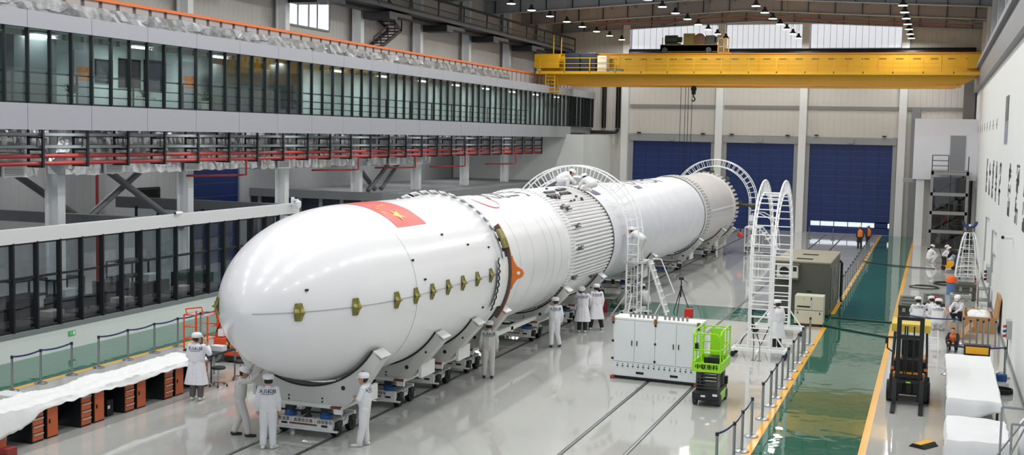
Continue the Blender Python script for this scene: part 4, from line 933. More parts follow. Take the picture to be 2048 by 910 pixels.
t = thing('monitor', 'dark monitor on the bench behind the lab coat worker', 'monitor', (-19.6, 28.45, .845), .3); MB().bx(-.02, .02, -.3, .3, .12, .5).build('screen', SCR, t, bevel=.005); MB().bx(-.1, .1, -.12, .12, 0, .015).bx(-.02, .02, -.03, .03, .01, .15).build('stand', BLACK, t)
tag(MB().bx(-19.6, -19.2, 29.0, 29.25, .84, .99).build('paper_box', WHITE), 'small white box on the dark topped table', 'box')
tag(MB().bx(-19.85, -19.45, 29.3, 29.75, .84, .90).build('tool_tray', mat('tray_maroon', '5A2E33', .5)), 'dark red tool tray on the dark topped table', 'tray')
mb = MB().tube([(-19.3, 29.5, .87), (-19.35, 29.6, 1.0), (-19.5, 29.75, 1.08), (-19.6, 29.85, 1.02)], .03, 8); tag(mb.build('desk_lamp_arm', BLACK), 'black bent lamp arm at the end of the dark topped table', 'lamp')
t = thing('step_stool', 'white metal step stool at the left photo edge beside the green aisle', 'step stool', (-21.7, 23.3, 0))
MB().bx(-.3, .3, -.25, .25, .5, .54).build('top_step', WHITE, t); MB().bx(.25, .65, -.25, .25, .22, .26).build('low_step', WHITE, t)
for x, h in ((-.28, .5), (.28, .5), (.62, .22)):
    for y in (-.22, .22): MB().cyl((x, y, 0), (x, y, h), .02, n=8).build('leg', WHITEM, t)
tag(MB().bx(-19.0, -18.75, 20.1, 20.4, 0, .22).bx(-18.98, -18.77, 20.07, 20.1, .05, .1).build('red_crate', mat('crate_red', '8E2B2B', .5), bevel=.02), 'dark red crate on the floor at the bottom left photo corner', 'crate')
# exit sign, cctv
t = thing('exit_sign', 'small green running man exit sign on the low white wall', 'sign', (XL, 31.2, .5)); MB().bx(0, .03, -.16, .16, -.08, .08).build('sign_box', mat('exit_green', '2F9E4F', .5, emit=.25), t)
mb = MB().bx(.03, .033, .03, .13, -.06, .06); mb.build('white_door_mark', mat('exit_white', 'E8F5E8', .5), t); MB().bx(.03, .034, -.08, -.05, -.05, .02).bx(.03, .034, -.1, -.02, -.02, .0).build('figure_mark', WHITE, t); MB().ball((.032, -.06, .045), .018, 6).build('figure_head', WHITE, t)
t = thing('dome_camera', 'white dome camera on a bracket at the corner of the lower fascia', 'camera', (XL+.02, 45.2, 4.0)); MB().bx(0, .3, -.05, .05, .2, .28).bx(0, .06, -.1, .1, .0, .35).build('bracket', WHITE, t); MB().lathe([(0, -.15), (.1, -.12), (.14, 0), (.14, .16), (.06, .22), (0, .22)], 16, (.3, 0, 0)).build('dome', WHITE, t, smooth=True)
t = thing('bullet_camera', 'small white bullet camera on the lower fascia left of the dome camera', 'camera', (XL, 36.9, 4.12)); MB().cyl((.05, -.15, 0), (.12, .15, 0), .06).build('camera_body', WHITE, t); MB().cyl((.045, -.17, 0), (.05, -.15, 0), .05).build('lens', BLACK, t); MB().bx(0, .1, -.03, .03, -.06, .0).build('bracket', WHITE, t)
# ================= ORANGE BOOM LIFT =================
LO = mat('lift_orange', 'E5511F', .4)
t = thing('boom_lift', 'orange aerial lift folded down behind the rocket nose beside the benches', 'lift', (-20.75, 31.35, 0), .12)
MB().prism([(-.3, .22), (1.35, .12), (1.35, .3), (.5, .74), (-.3, .74)], 1, 0, 1.0).build('chassis', LO, t, bevel=.02)
MB().bx(.1, 1.4, -.06, 1.05, .06, .2).build('bumper', BLACK, t)
for x in (-.2, 1.0):
    for y in (-.16, .98): MB().cyl((x, y, .26), (x, y+.2, .26), .26, n=22).build('wheel', mat('tyre_grey', '6E7072', .6), t, bevel=.02); MB().cyl((x, y-.02, .26), (x, y+.22, .26), .13, n=14).build('wheel_hub', BLACK, t)
MB().bx(.12, .3, -.012, 0, .36, .62).build('yellow_decal', YEL, t); MB().prism([(.35, .36), (1.1, .3), (.9, .42)], 1, -.012, 0).build('white_decal', WHITE, t)
for d_ in (0, .42): MB().bar((-.38+d_, .5, .72), (.3+d_, .5, 1.7), .26, .17).build('boom_arm', LO, t, bevel=.01)
MB().cyl((.1, .45, .8), (.6, .45, 1.6), .05).build('lift_cylinder', BLACK, t)
MB().prism([(-.4, 1.3), (-.1, 1.25), (.5, 1.5), (1.0, 1.55), (1.0, 1.8), (-.3, 1.8), (-.4, 1.7)], 1, .33, .66).bx(-.36, -.2, .3, .7, .85, 1.5).build('jib_head', LO, t, bevel=.03)
k_ = MB()
for z in (.7, 1.08, 1.45): k_.tube([(-1.2, -.2, z), (-.4, -.2, z), (-.4, .6, z), (-1.2, .6, z)], .026, 6, closed=True)
for x, y in ((-1.2, -.2), (-.4, -.2), (-.4, .6), (-1.2, .6), (-.8, -.2)): k_.cyl((x, y, .35), (x, y, 1.45), .026, n=6)
k_.tube([(-1.15, -.1, 1.45), (-1.2, -.1, 1.62), (-.65, -.1, 1.7), (-.6, -.1, 1.45)], .026, 6); k_.build('basket_rail', LO, t); MB().bx(-1.22, -.38, -.22, .62, .3, .36).build('basket_floor', DARKST, t)
MB().bx(-.2, -.02, .1, .28, .78, 1.0).build('control_box', WHITE, t)
MB().tube([(-.5, .3, 1.7), (-.1, .2, 1.6), (-.15, .2, 1.2), (-.3, .2, .9)], .02, 6).build('hydraulic_hose', BLACK, t)
MB().cyl((-1.0, .2, .12), (-.2, .4, .26), .07).bx(-1.15, -.85, 0, .4, .0, .3).build('support_arm', DARKST, t)
# ================= WHITE CABINET =================
CW = mat('cabinet_white', 'E3E7EA', .35); CTOP = mat('cabinet_top', 'EDEEEA', .45)
t = thing('power_cabinet', 'large white four door cabinet with round connectors along its top', 'cabinet', (-7.62, 34.15, 0), -.06)
MB().bx(-1.32, 1.32, .02, .78, .1, 1.82).build('body', CW, t, bevel=.01); MB().bx(-1.34, 1.34, 0, .8, 1.82, 1.87).build('top_panel', CTOP, t)
MB().bx(-1.25, 1.25, .08, .7, .02, .1).build('plinth', DARKST, t)
for k in range(4):
    x = -1.28+k*.64; d = MB().bx(x+.008, x+.632, -.005, .02, .55, 1.78).build('door', CW, t, bevel=.004)
    hx = x+.56 if k % 2 == 0 else x+.08; MB().bx(hx-.012, hx+.012, -.03, -.005, 1.05, 1.2).build('handle', BLACK, d)
MB().bx(-1.28, 1.28, 0.0, .02, .12, .53).build('lower_panel', CW, t)
for k in range(15): MB().cyl((-1.15+k*.162, 0, .42-.0*k), (-1.15+k*.162, -.05, .42), .02, n=8).bx(-1.17+k*.162, -1.13+k*.162, -.004, 0, .47, .49).build('socket', BLACK, t)
for x in (-.45, .6): MB().bx(x-.12, x+.12, -.006, .0, .2, .27).build('label_plate', BLACK, t)
for x in (-1.32, 0, 1.3):
    for z in (.62, 1.15, 1.7): MB().bx(x-.03, x+.03, -.02, .02, z-.03, z+.03).build('hinge', BLACK, t)
    MB().bx(x-.04, x+.04, -.05, .03, 1.74, 1.9).build('lifting_corner', mat('lug_brown', '8A5A38', .5), t)
for x in (-1.3, 1.28): MB().bx(x-.06, x+.06, -.05, .1, .0, .1).build('foot', mat('foot_red', '9A4436', .5), t)
for k in range(13): 
    x = -.85+k*.135+(.12 if k > 6 else 0); MB().cyl((x, .25, 1.87), (x, .25, 1.93), .035, n=10).bx(x-.035, x+.035, .23, .27, 1.93, 2.0).build('top_connector', GREYST, t)
# ================= GREEN SCISSOR LIFT =================
LG = mat('lime_green', '9BE01E', .35)
t = thing('scissor_lift', 'lime green scissor lift with black base in front of the white cabinet', 'scissor lift', (-5.62, 32.35, 0))
MB().bx(-.34, .34, -.72, .72, .16, .42).bx(-.36, .36, -.8, -.6, .2, .4).build('chassis', BLACK, t, bevel=.02)
for x in (-.32, .32):
    for y in (-.5, .5): MB().cyl((x-.06, y, .16), (x+.06, y, .16), .16, n=18).build('wheel', mat('tyre_dark', '3A3C3E', .6), t, bevel=.015)
MB().bx(.345, .36, -.45, .45, .1, .36).build('side_panel', LG, t); MB().bx(-.12, .0, -.805, -.8, .28, .33).bx(.2, .33, -.805, -.8, .32, .38).build('white_decal', WHITE, t)
MB().bx(.3, .36, .6, .75, .4, .62).build('ladder_step', BLACK, t)
sc = MB()
for k in range(5):
    z = .45+k*.095
    for x in (-.28, .28): sc.bar((x, -.6, z), (x, .6, z+.06), .04, .05).bar((x, .6, z), (x, -.6, z+.06), .04, .05)
    sc.cyl((-.3, -.6, z+.03), (.3, -.6, z+.03), .02).cyl((-.3, .6, z+.03), (.3, .6, z+.03), .02)
sc.build('scissor_stack', mat('scissor_grey', '4A4C4F', .4, .5), t)
pf = MB().bx(-.38, .38, -.72, .78, .95, 1.02).bx(-.38, .38, -.74, -.7, .95, 1.2).bx(-.38, .38, .74, .78, .95, 1.2).bx(-.4, -.36, -.72, .78, .95, 1.2).bx(.36, .4, -.72, .78, .95, 1.2).build('platform', LG, t)
place_text('中联重科', .15, 'lettering', BLACK, pf, (0, -.745, 1.085), (1, 0, 0), (0, 0, 1), 1.05, .006)
rl = MB()
for x in (-.37, .37):
    rl.tube([(x, -.71, 1.15), (x, -.71, 1.98), (x, -.62, 2.06), (x, .66, 2.06), (x, .75, 1.98), (x, .75, 1.15)], .024, 8).cyl((x, -.71, 1.55), (x, .75, 1.55), .018)
    for y in (-.3, .2): rl.cyl((x, y, 1.2), (x, y, 2.06), .02)
for y in (-.71, .75):
    rl.cyl((-.37, y, 1.55), (.37, y, 1.55), .018).cyl((-.15, y, 1.2), (-.15, y, 1.95), .02)
    rl.tube([(-.37, y, 1.9), (-.25, y, 2.0), (.25, y, 2.0), (.37, y, 1.9)], .022, 8)
rl.build('guard_rail', LG, t, smooth=True); MB().bx(-.16, .22, .66, .72, 1.2, 1.95).build('gate_panel', LG, t)
MB().bx(-.1, .3, -.1, .35, 1.02, 1.25).cyl((-.1, -.35, 1.02), (-.1, -.35, 1.3), .05).build('tool_bag', BLACK, t, bevel=.04); MB().bx(-.36, -.28, -.6, -.45, 1.5, 1.7).build('control_box', BLACK, t)
# ================= CONTAINER, GENERATOR =================
OG = mat('olive_container', '52534A', .5, 0, .06, .8); OT = mat('container_roof', '8B8674', .5, 0, .06, .8)
t = thing('equipment_shelter', 'olive grey box container with air conditioner beside the right green aisle', 'container', (-5.0, 49.7, 0))
MB().bx(-1.15, 1.1, 0, 5.4, .12, 2.22).build('body', OG, t, bevel=.02); MB().bx(-1.17, 1.12, -.02, 5.42, 2.22, 2.3).build('roof', OT, t, bevel=.02)
MB().bx(-.95, .95, .1, .4, 0, .12).bx(-.95, .95, 5.0, 5.3, 0, .12).bx(-.95, .95, 2.5, 2.8, 0, .12).build('skid', BLACK, t)
MB().bx(-.35, .3, .9, 1.15, 2.3, 2.33).build('roof_hatch', BLACK, t); MB().bx(-.3, .35, 2.9, 3.15, 2.3, 2.33).build('roof_hatch', BLACK, t)
a = MB().bx(-1.0, -.15, -.35, -.02, 1.62, 2.15).build('air_conditioner', mat('ac_cream', 'D3D2C8', .5), t, bevel=.01); MB().cyl((-.7, -.352, 1.88), (-.7, -.36, 1.88), .2, n=24).build('fan_grille', BLACK, a); MB().bx(-.35, -.2, -.355, -.35, 1.9, 2.08).build('label_plate', BLACK, a)
MB().bx(-1.05, -.1, -.4, 0, 1.55, 1.62).build('bracket', OG, t); MB().bx(-1.05, -.1, -.38, 0, 2.15, 2.2).build('canopy', OG, t); MB().bx(.2, .4, -.03, 0, 1.05, 1.1).build('handle', BLACK, t)
MB().bx(1.1, 1.13, .4, 1.4, .3, 2.05).build('side_door', OG, t, bevel=.008); MB().bx(1.1, 1.125, 2.0, 3.6, .5, 1.0).bx(1.1, 1.125, 2.4, 3.4, 1.5, 1.9).build('louvre', mat('louvre_olive', '6B6C60', .5), t)
MB().tube([(1.1, 5.2, 1.9), (1.2, 5.2, 1.8), (1.2, 5.2, .3), (1.25, 4.9, .1)], .06, 8).build('cable_drop', BLACK, t)
CB = mat('beige_unit', 'C9C7B4', .45)
t = thing('beige_generator', 'beige two part generator unit on casters before the olive container', 'generator', (-4.45, 47.2, 0))
MB().bx(-.55, .55, 0, .75, .1, .62).build('lower_case', CB, t, bevel=.015); MB().bx(-.55, .55, 0, .75, .64, 1.2).build('upper_case', CB, t, bevel=.015)
MB().bx(-.45, .05, -.01, 0, .74, .8).build('slot', BLACK, t); MB().bx(.1, .12, -.005, 0, .66, 1.18).build('panel_seam', SEAM, t)
for x, z in ((-.42, .48), (.42, .48), (-.2, 1.05), (.08, 1.05)): MB().bx(x-.02, x+.02, -.012, 0, z, z+.09).build('latch', YEL if x == -.2 else BLACK, t)
for x in (-.45, .45):
    for y in (.1, .65): MB().cyl((x-.02, y, .05), (x+.02, y, .05), .05, n=12).build('caster', BLACK, t)
# ================= FORKLIFT =================
FK = mat('forklift_black', '1A1A1C', .4, .2); FO = mat('forklift_orange', 'C98A2E', .4)
t = thing('forklift', 'black forklift with mast raised and forks on the floor beside the green aisle', 'forklift', (-.46, 35.3, 0))
for x in (-.36, .36):
    MB().bx(x-.06, x+.06, -2.35, -1.15, .02, .07).bx(x-.06, x+.06, -1.2, -1.13, .02, .75).build('fork', mat('fork_dark', '3A3B3C', .4, .5), t)
MB().bx(-.5, .5, -1.13, -1.06, .18, .26).bx(-.5, .5, -1.13, -1.06, .62, .72).bx(-.5, -.42, -1.1, -1.04, .15, .85).bx(.42, .5, -1.1, -1.04, .15, .85).build('carriage', FK, t)
for x in (-.3, .3): MB().bx(x-.06, x+.06, -1.04, -.92, .1, 2.42).bx(x-.035, x+.035, -1.05, -.9, .1, 2.45).build('mast_rail', FK, t)
for z in (.75, 1.85, 2.36): MB().bx(-.36, .36, -1.0, -.94, z, z+.1).build('mast_crossbar', FK, t)
for x in (-.14, -.08, .1): MB().cyl((x, -.95, .3), (x, -.95, 2.2), .02, n=8).build('lift_cylinder', FK, t)
for x in (-.48, .48): MB().cyl((x-.1, -.6, .3), (x+.1, -.6, .3), .3, n=22).build('front_wheel', BLACK, t, bevel=.02); MB().cyl((x-.08, 1.0, .22), (x+.08, 1.0, .22), .22, n=22).build('rear_wheel', BLACK, t, bevel=.02)
MB().bx(-.5, .5, -.9, 1.3, .25, .72).bx(-.45, .45, .3, 1.35, .7, 1.0).build('chassis', FK, t, bevel=.03); MB().bx(-.42, .42, -.85, -.6, .55, .85).bx(-.5, .5, .5, 1.4, .9, 1.05).build('cowl', FO, t, bevel=.03)
MB().bx(-.25, .25, .1, .55, 1.0, 1.12).bx(-.25, .25, .5, .62, 1.1, 1.6).build('seat', BLACK, t, bevel=.04); MB().bx(-.3, .3, -.6, -.45, .8, 1.2).build('dashboard', BLACK, t, bevel=.02)
MB().tube([(.16*cos(q*pi/7), -.3+.06*sin(q*pi/7), 1.25+.15*sin(q*pi/7)) for q in range(14)], .015, 6, closed=True).build('steering_wheel', BLACK, t)
for x in (-.47, .47): MB().bar((x, -.7, .75), (x*.9, -.35, 2.08), .05, .06).bar((x, .95, .95), (x*.9, .7, 2.08), .05, .06).build('guard_post', FK, t)
MB().bx(-.48, .48, -.4, .8, 2.08, 2.14).build('overhead_guard', FK, t); MB().bx(-.52, .52, -.45, .85, 2.14, 2.17).bx(-.52, .52, -.46, -.44, 1.95, 2.15).bx(.5, .52, -.45, .85, 1.98, 2.15).bx(-.52, -.5, -.45, .85, 1.98, 2.15).build('yellow_cover', mat('cover_yellow', 'D8BC4A', .6, 0, .1, 3.), t)
for x in (-.44, .44): MB().bx(x-.05, x+.05, -.92, -.88, .95, 1.02).build('indicator_lamp', mat('indicator_orange', 'E0662A', .4), t)
MB().bx(-.06, .06, -1.135, -1.13, .63, .67).build('green_label', LG, t)
MB().tube([(-.5, .0, 1.3), (-.62, -.1, 1.4), (-.62, -.2, 1.6)], .02).bx(-.68, -.6, -.25, -.2, 1.55, 1.75).build('mirror', BLACK, t)
# ================= RIGHT SIDE: COVERED TABLES =================
CLT = mat('white_tarp', 'ECEEF0', .65, 0, .02, 2., .12, 4.)
t = thing('long_table', 'long dark table under the smooth white cover on the right', 'table', (1.2, 31.9, 0))
MB().bx(-.6, .6, .05, 6.7, .72, .77).build('tabletop', WB, t)
for x in (-.55, .55):
    for y in (.2, 3.3, 6.5): MB().bx(x-.03, x+.03, y-.03, y+.03, 0, .72).build('leg', WB, t)
def drape(name, label, x0, x1, y0, y1, z, hl, hr, hf, hb, seed, cat='sheet', nx=16, ny=40, amp=.02, cut=0):
    vs = []; A = [(-hl, 'l')]; 
    xs_ = [x0]*4+[x0+(x1-x0)*i/nx for i in range(nx+1)]+[x1]*4; ys_ = [y0]*5+[y0+(y1-y0)*j/ny for j in range(ny+1)]+[y1]*3
    nX, nY = len(xs_), len(ys_)
    for j, y in enumerate(ys_):
        for i, x in enumerate(xs_):
            dz = 0; px, py = x, y
            if i < 4: q = (4-i)/4; dz = hl*q; px = x0-.03-.05*q*abs(noise.noise((y*2, seed, 0)))
            if i >= nX-4: q = (i-(nX-5))/4; dz = hr*q; px = x1+.03+.1*q*abs(noise.noise((y*2, seed+3, 0)))
            if j < 5:
                q = (5-j)/5; hh = hf*(1-cut*max(0, (x-x0)/(x1-x0)-.45)*1.6); d2 = hh*q; dz = max(dz, d2) if (4 <= i < nX-4) else max(dz, d2); py = y0-.03-.14*q*(.5+noise.noise((x*2.2, seed+5, 0)))
            if j >= nY-3: q = (j-(nY-4))/3; dz = max(dz, hb*q); py = y1+.03
            vs.append((px+amp*noise.noise((x*3, y*3, seed)), py, z-dz+amp*noise.noise((x*2, y*2, seed+1))))
    mb = MB().add(vs, [(j*nX+i, j*nX+i+1, (j+1)*nX+i+1, (j+1)*nX+i) for j in range(nY-1) for i in range(nX-1)])
    o = mb.build(name, CLT, smooth=True); o.modifiers.new('s', 'SOLIDIFY').thickness = .008; tag(o, label, cat); return o
drape('table_cover', 'smooth white cover draped over the long table on the right', .56, 1.82, 31.85, 38.65, .795, .12, .18, .5, .1, 3, cut=.6)
tag(MB().bx(.6, 1.75, 28.6, 30.7, .03, .5).bx(.62, .7, 28.65, 28.75, 0, .03).bx(1.65, 1.73, 30.5, 30.65, 0, .03).build('packing_case', mat('case_dark', '3A3B3D', .6), bevel=.02), 'low case hidden under the crumpled white sheet in front of the long table', 'case')
drape('crumpled_sheet', 'crumpled white sheet over a low case at the bottom right', .52, 1.85, 28.4, 30.85, .56, .5, .45, .5, .12, 8, amp=.05)
# stainless guard rail of the camera side stair, bottom right
t = thing('stair_railing', 'brushed steel stair railing at the bottom right photo corner', 'railing', (1.62, 28.0, 0))
mb = MB()
for x in (0, .22, .8): mb.cyl((x, 0, 0), (x, 0, 1.48 if x != .22 else 1.12), .025, n=10)
mb.cyl((0, 0, 1.48), (.9, 0, 1.48), .028).cyl((.22, 0, 1.12), (.9, 0, 1.12), .025)
mb.build('rail_frame', STEEL, t); MB().cyl((.0, -.4, .05), (.75, .5, 1.5), .02).cyl((-.35, -.3, .0), (.62, .5, 1.3), .02).build('diagonal_rod', GREYST, t)
t = thing('gas_canister', 'white canister with red lettering standing behind the steel stair railing', 'canister', (2.32, 29.2, 0)); MB().lathe([(0, 0), (.24, 0), (.25, .05), (.25, .9), (.18, 1.0), (.06, 1.05), (.05, 1.15), (0, 1.15)], 20).build('vessel', WHITE, t, smooth=True)
place_text('M', .22, 'lettering', REDP, t, (-.06, -.256, .55), (1, 0, 0), (0, 0, 1))
# cable protector
t = thing('cable_ramp', 'black and yellow folded cable ramp on the grey floor at the bottom right', 'cable ramp', (.02, 29.7, 0), -.55); MB().prism([(-.22, 0), (.22, 0), (.12, .09), (-.12, .09)], 1, -.3, .3).build('ramp', BLACK, t); MB().bx(-.1, .1, -.28, .28, .09, .1).build('yellow_lid', YEL, t)
t = thing('case_stand', 'black case with a yellow front at the far end of the covered table', 'case', (1.45, 39.0, 0)); MB().bx(-.38, .38, .0, .35, 0, 1.05).build('case', BLACK, t, bevel=.02); MB().bx(-.33, .33, -.01, 0, .78, 1.0).build('yellow_panel', YEL, t)
t = thing('plastic_jug', 'blue and white plastic jug on the floor right of the covered table', 'jug', (2.15, 38.4, 0)); MB().lathe([(0, 0), (.15, 0), (.16, .3), (.05, .36), (.05, .42), (0, .42)], 16).build('jug_body', WHITE, t, smooth=True); MB().lathe([(.165, .12), (.165, .32), (.1, .36)], 16).build('blue_sleeve', BLUE, t)
rn = random.Random(2)
def coil(name, label, cx, cy, r, n, m=BLACK, w_=.02, ell=1.):
    pts = [(cx+(r+.12*r*noise.noise((i*.7, cx, 0)))*cos(i*.45)*ell, cy+(r+.12*r*noise.noise((i*.6, cy, 4)))*sin(i*.45), .02+.012*i/8) for i in range(n)]
    tag(MB().tube(pts, w_, 6).build(name, m, smooth=True), label, 'cable')
coil('cable_coil', 'tangled black cable coil on the floor right of the covered table', 2.1, 37.0, .3, 90, w_=.018)
# power boxes, conduits and marks on the right wall
def wallbox(y, z, h, l, w_=.3): 
    t = thing('power_box', l, 'electrical box', (XR, y, z), 0, 'boxes on the right wall'); MB().bx(-.16, 0, -w_, w_, 0, h).build('box_case', mat('box_grey_paint', 'A9ACAE', .45), t, bevel=.01); return t
t = wallbox(42.6, .8, .62, 'grey power socket box on the right wall beside the covered table'); 
for k in range(3): MB().cyl((-.16, -.2, .12+.16*k), (-.26, -.25, .1+.16*k), .045, n=10).build('socket_plug', BLUE if k % 2 else RED, t)
MB().tube([(-.1, 0, 0), (-.1, .05, -.5), (-.15, -.4, -.78)], .02).build('cable', BLACK, t)
t = wallbox(60.0, .8, .75, 'grey power socket box on the right wall beyond the wooden crate', .8)
for k in range(3): MB().cyl((-.16, -.5, .15+.18*k), (-.28, -.5, .13+.18*k), .06, n=10).build('socket_plug', RED if k % 2 else BLACK, t)
t = thing('wall_camera', 'white camera with black lens on the right wall', 'camera', (XR, 44.3, 4.07)); MB().cyl((-.1, -.15, .0), (-.35, -.45, .02), .07).build('camera_body', WHITE, t); MB().cyl((-.35, -.45, .02), (-.365, -.468, .02), .06).build('lens', BLACK, t); MB().bx(-.15, 0, -.2, -.05, -.05, .05).build('bracket', WHITE, t)
CON = mat('conduit_grey', '9B9FA2', .4)
for pts, l in (([(2.57, 66, 1.2), (2.57, 66, 3.5), (2.57, 63.5, 3.55)], 'thin grey conduit on the right wall above the white rack'), ([(2.57, 58, .8), (2.57, 58.4, 3.35), (2.57, 55.5, 3.4)], 'thin grey conduit on the right wall rising from the power box'), ([(2.57, 57.2, 1.5), (2.57, 57.2, 2.4), (2.57, 55.6, 2.4)], 'short grey conduit on the right wall beside the power box')):
    tag(MB().tube(pts, .035, 6).build('wall_conduit', CON), l, 'conduit', 'conduits on the right wall')
PR = mat('wall_ink', '4B4B58', .6); rn = random.Random(21)
def glyph(y, z0, z1, w_, label, name='wall_character'):
    mb = MB()
    for k in range(4):
        a = y-w_/2+w_*(k+.5)/4; z = z0
        while z < z1-.1:
            l_ = rn.uniform(.25, .9); 
            if rn.random() < .75: mb.bx(XR-.012, XR-.002, a-.09, a+.09, z, min(z+l_, z1))
            z += l_+rn.uniform(.05, .3)
    for k in range(3): z = z0+(z1-z0)*rn.random(); mb.bx(XR-.012, XR-.002, y-w_/2, y+w_/2, z, min(z+.12, z1))
    tag(mb.build(name, PR), label, 'wall lettering', 'brush characters on the right wall')
for i, y in enumerate((69.5, 65.6, 62.0, 58.6, 55.2)): glyph(y, 4.65, 6.5, 1.3, '%s from the left of the five brush written characters on the right wall' % ORD[i])
for y, l in ((48.0, 'brush written character nearest the group of five on the right wall'), (43.4, 'brush written character above the wall camera on the right wall'), (39.6, 'brush written character at the right photo edge')): glyph(y, 4.6, 6.6, 1.4, l)
for i in range(10):
    y = 92-3.9*i if i < 9 else 53; tag(MB().bx(XR-.012, XR-.002, y-.12, y+.12, 8.0, 8.5).bx(XR-.012, XR-.002, y-.4, y+.4, 8.2, 8.25).build('small_wall_character', PR), '%s small grey character from the back wall in the upper line on the right wall' % ORD[i], 'wall lettering', 'small characters on the right wall')
t = thing('wall_poster', 'tall narrow grey poster high on the right wall', 'poster', (XR, 52.2, 7.3)); MB().bx(-.03, -.004, -1.0, 1.0, .95, 1.95).build('upper_sheet', mat('poster_dark', '6A6C74', .5, 0, .2, 3.), t); MB().bx(-.03, -.004, -1.0, 1.0, 0, .93).build('lower_sheet', mat('poster_blue', '8D97A5', .5, 0, .2, 3.), t)
# ================= RIGHT SIDE: GOODS BEYOND THE FORKLIFT =================
GB = mat('dark_green_case', '2B322C', .5); AL = mat('aluminium_trim', '9DA19C', .4, .6)
def flight_case(x0, x1, y0, y1, h, l, m=GB, n=3):
    t = thing('flight_case', l, 'case', ((x0+x1)/2, y0, 0), 0, None); w_ = (x1-x0)/2; L = y1-y0
    MB().bx(-w_, w_, 0, L, .03, h*.72).build('case_body', m, t, bevel=.015)
    MB().bx(-w_-.01, w_+.01, -.01, L+.01, h*.74, h).build('case_lid', m, t, bevel=.02)
    for k in range(n): MB().bx(-w_+.1, w_-.1, L*(k+.3)/n, L*(k+.6)/n, h, h+.03).build('lid_rib', mat('case_rib', '3C453E', .5), t)
    for s in (-.5, .5): MB().bx(s*w_-.06, s*w_+.06, -.03, -.01, h*.55, h*.8).build('latch', AL, t)
    MB().bx(-w_+.05, w_-.05, .1, L-.1, 0, .03).build('runner', BLACK, t)
    return t
flight_case(-1.2, -.35, 50.7, 53.9, .62, 'long dark green flight case nearest the green aisle behind the forklift'); flight_case(-.25, .6, 52.2, 55.4, .6, 'long dark green flight case right of the other one, red toolbox on it')
flight_case(.85, 1.72, 55.4, 56.1, .62, 'light grey metal case with two latches behind the seated workers', mat('case_light_grey', 'A8A8A2', .45), 1); flight_case(1.1, 2.0, 58.4, 59.3, .78, 'dark olive case behind the light grey case', OG, 1)
t = thing('red_toolbox', 'small red toolbox on the right long green case', 'toolbox', (.2, 53.0, .63)); MB().bx(-.2, .2, -.12, .12, 0, .16).build('box_body', mat('toolbox_red', 'B4242E', .4), t, bevel=.01); MB().tube([(-.12, 0, .16), (-.12, 0, .24), (.12, 0, .24), (.12, 0, .16)], .015).build('handle', BLACK, t)
t = thing('steel_cart', 'stainless steel cart beside the right wall behind the olive case', 'cart', (2.2, 57.0, 0)); 
for z in (.25, .75): MB().bx(-.18, .32, -.5, .5, z, z+.04).build('shelf', STEEL, t)
for x in (-.16, .3):
    for y in (-.48, .48): MB().cyl((x, y, 0), (x, y, .9), .02).build('leg', STEEL, t)
t = thing('fire_extinguisher', 'red fire extinguisher by the foot of the white rack', 'extinguisher', (2.05, 62.0, 0)); MB().lathe([(0, 0), (.09, 0), (.09, .42), (.04, .52), (.03, .58), (0, .58)], 14).build('cylinder', mat('extinguisher_red', 'C2242A', .35), t, smooth=True); MB().tube([(.03, 0, .56), (.14, 0, .5), (.13, 0, .3)], .015).build('hose', BLACK, t)
t = thing('blue_drum', 'blue drum with an orange cloth hung over it behind the grey case', 'drum', (.95, 60.4, 0)); MB().lathe([(0, 0), (.22, 0), (.22, .7), (0, .7)], 18).build('drum_body', mat('drum_blue', '5F7FA8', .5), t)
o = MB().lathe([(0, .93), (.14, .9), (.24, .8), (.27, .6), (.255, .6), (.235, .72), (0, .74)], 18, (.95, 60.4, 0)).build('orange_cloth', mat('cloth_orange', 'F0641E', .7, bump=.4, bscale=6), smooth=True); tag(o, 'bright orange cloth bundled on the blue drum', 'cloth')
t = thing('open_crate', 'open wooden crate with white wrapping inside against the right wall', 'crate', (1.86, 48.6, 0)); PLY = mat('plywood', 'B98F62', .6, 0, .12, 3.)
MB().bx(-.6, .55, 0, .05, 0, .62).bx(-.6, .55, 1.9, 1.95, 0, .62).bx(-.6, -.55, .05, 1.9, 0, .62).bx(.5, .55, .05, 1.9, 0, .62).bx(-.55, .5, .05, 1.9, 0, .05).build('box', PLY, t)
MB().prism([(.56, .6), (.64, .55), (.72, 1.38), (.66, 1.4)], 1, -.1, 2.0).build('lid', PLY, t)
mb = MB()
for i in range(9): mb.ball((rn.uniform(-.24, .2), rn.uniform(.4, 1.5), .56), .26, 6, sc=(1, 1.2, .7))
o = mb.build('white_wrapping', CLO, smooth=True, loc=(1.88, 48.6, 0)); tag(o, 'crumpled white wrapping filling the open wooden crate', 'wrapping')
t = thing('plywood_panel', 'plywood panel leaning on the open crate, ridge towards the workers', 'panel', (.95, 46.9, 0)); MB().box((0, .5, .26), (.62, 1.5, .03), Matrix.Rotation(.75, 3, 'Y')).build('left_sheet', PLY, t); MB().box((.42, .5, .29), (.6, 1.5, .03), Matrix.Rotation(-.9, 3, 'Y')).build('right_sheet', PLY, t)
tag(MB().bx(1.5, 2.2, 52.4, 53.2, 0, .35).build('cardboard_box', mat('cardboard', 'B08A5E', .7), bevel=.01), 'brown cardboard box behind the open wooden crate', 'box')
t = thing('step_ladder', 'small white folding step ladder before the seated workers', 'ladder', (.15, 43.6, 0))
for s in (-.17, .17): MB().bar((s*1.2, -.3, 0), (s, 0, .75), .03, .03).bar((s*1.2, .3, 0), (s, 0, .75), .03, .03).build('leg', WHITEM, t)
for k in range(2): MB().bx(-.18, .18, -.22+.11*k, -.12+.11*k, .22+.25*k, .25+.25*k).build('step', WHITE, t)
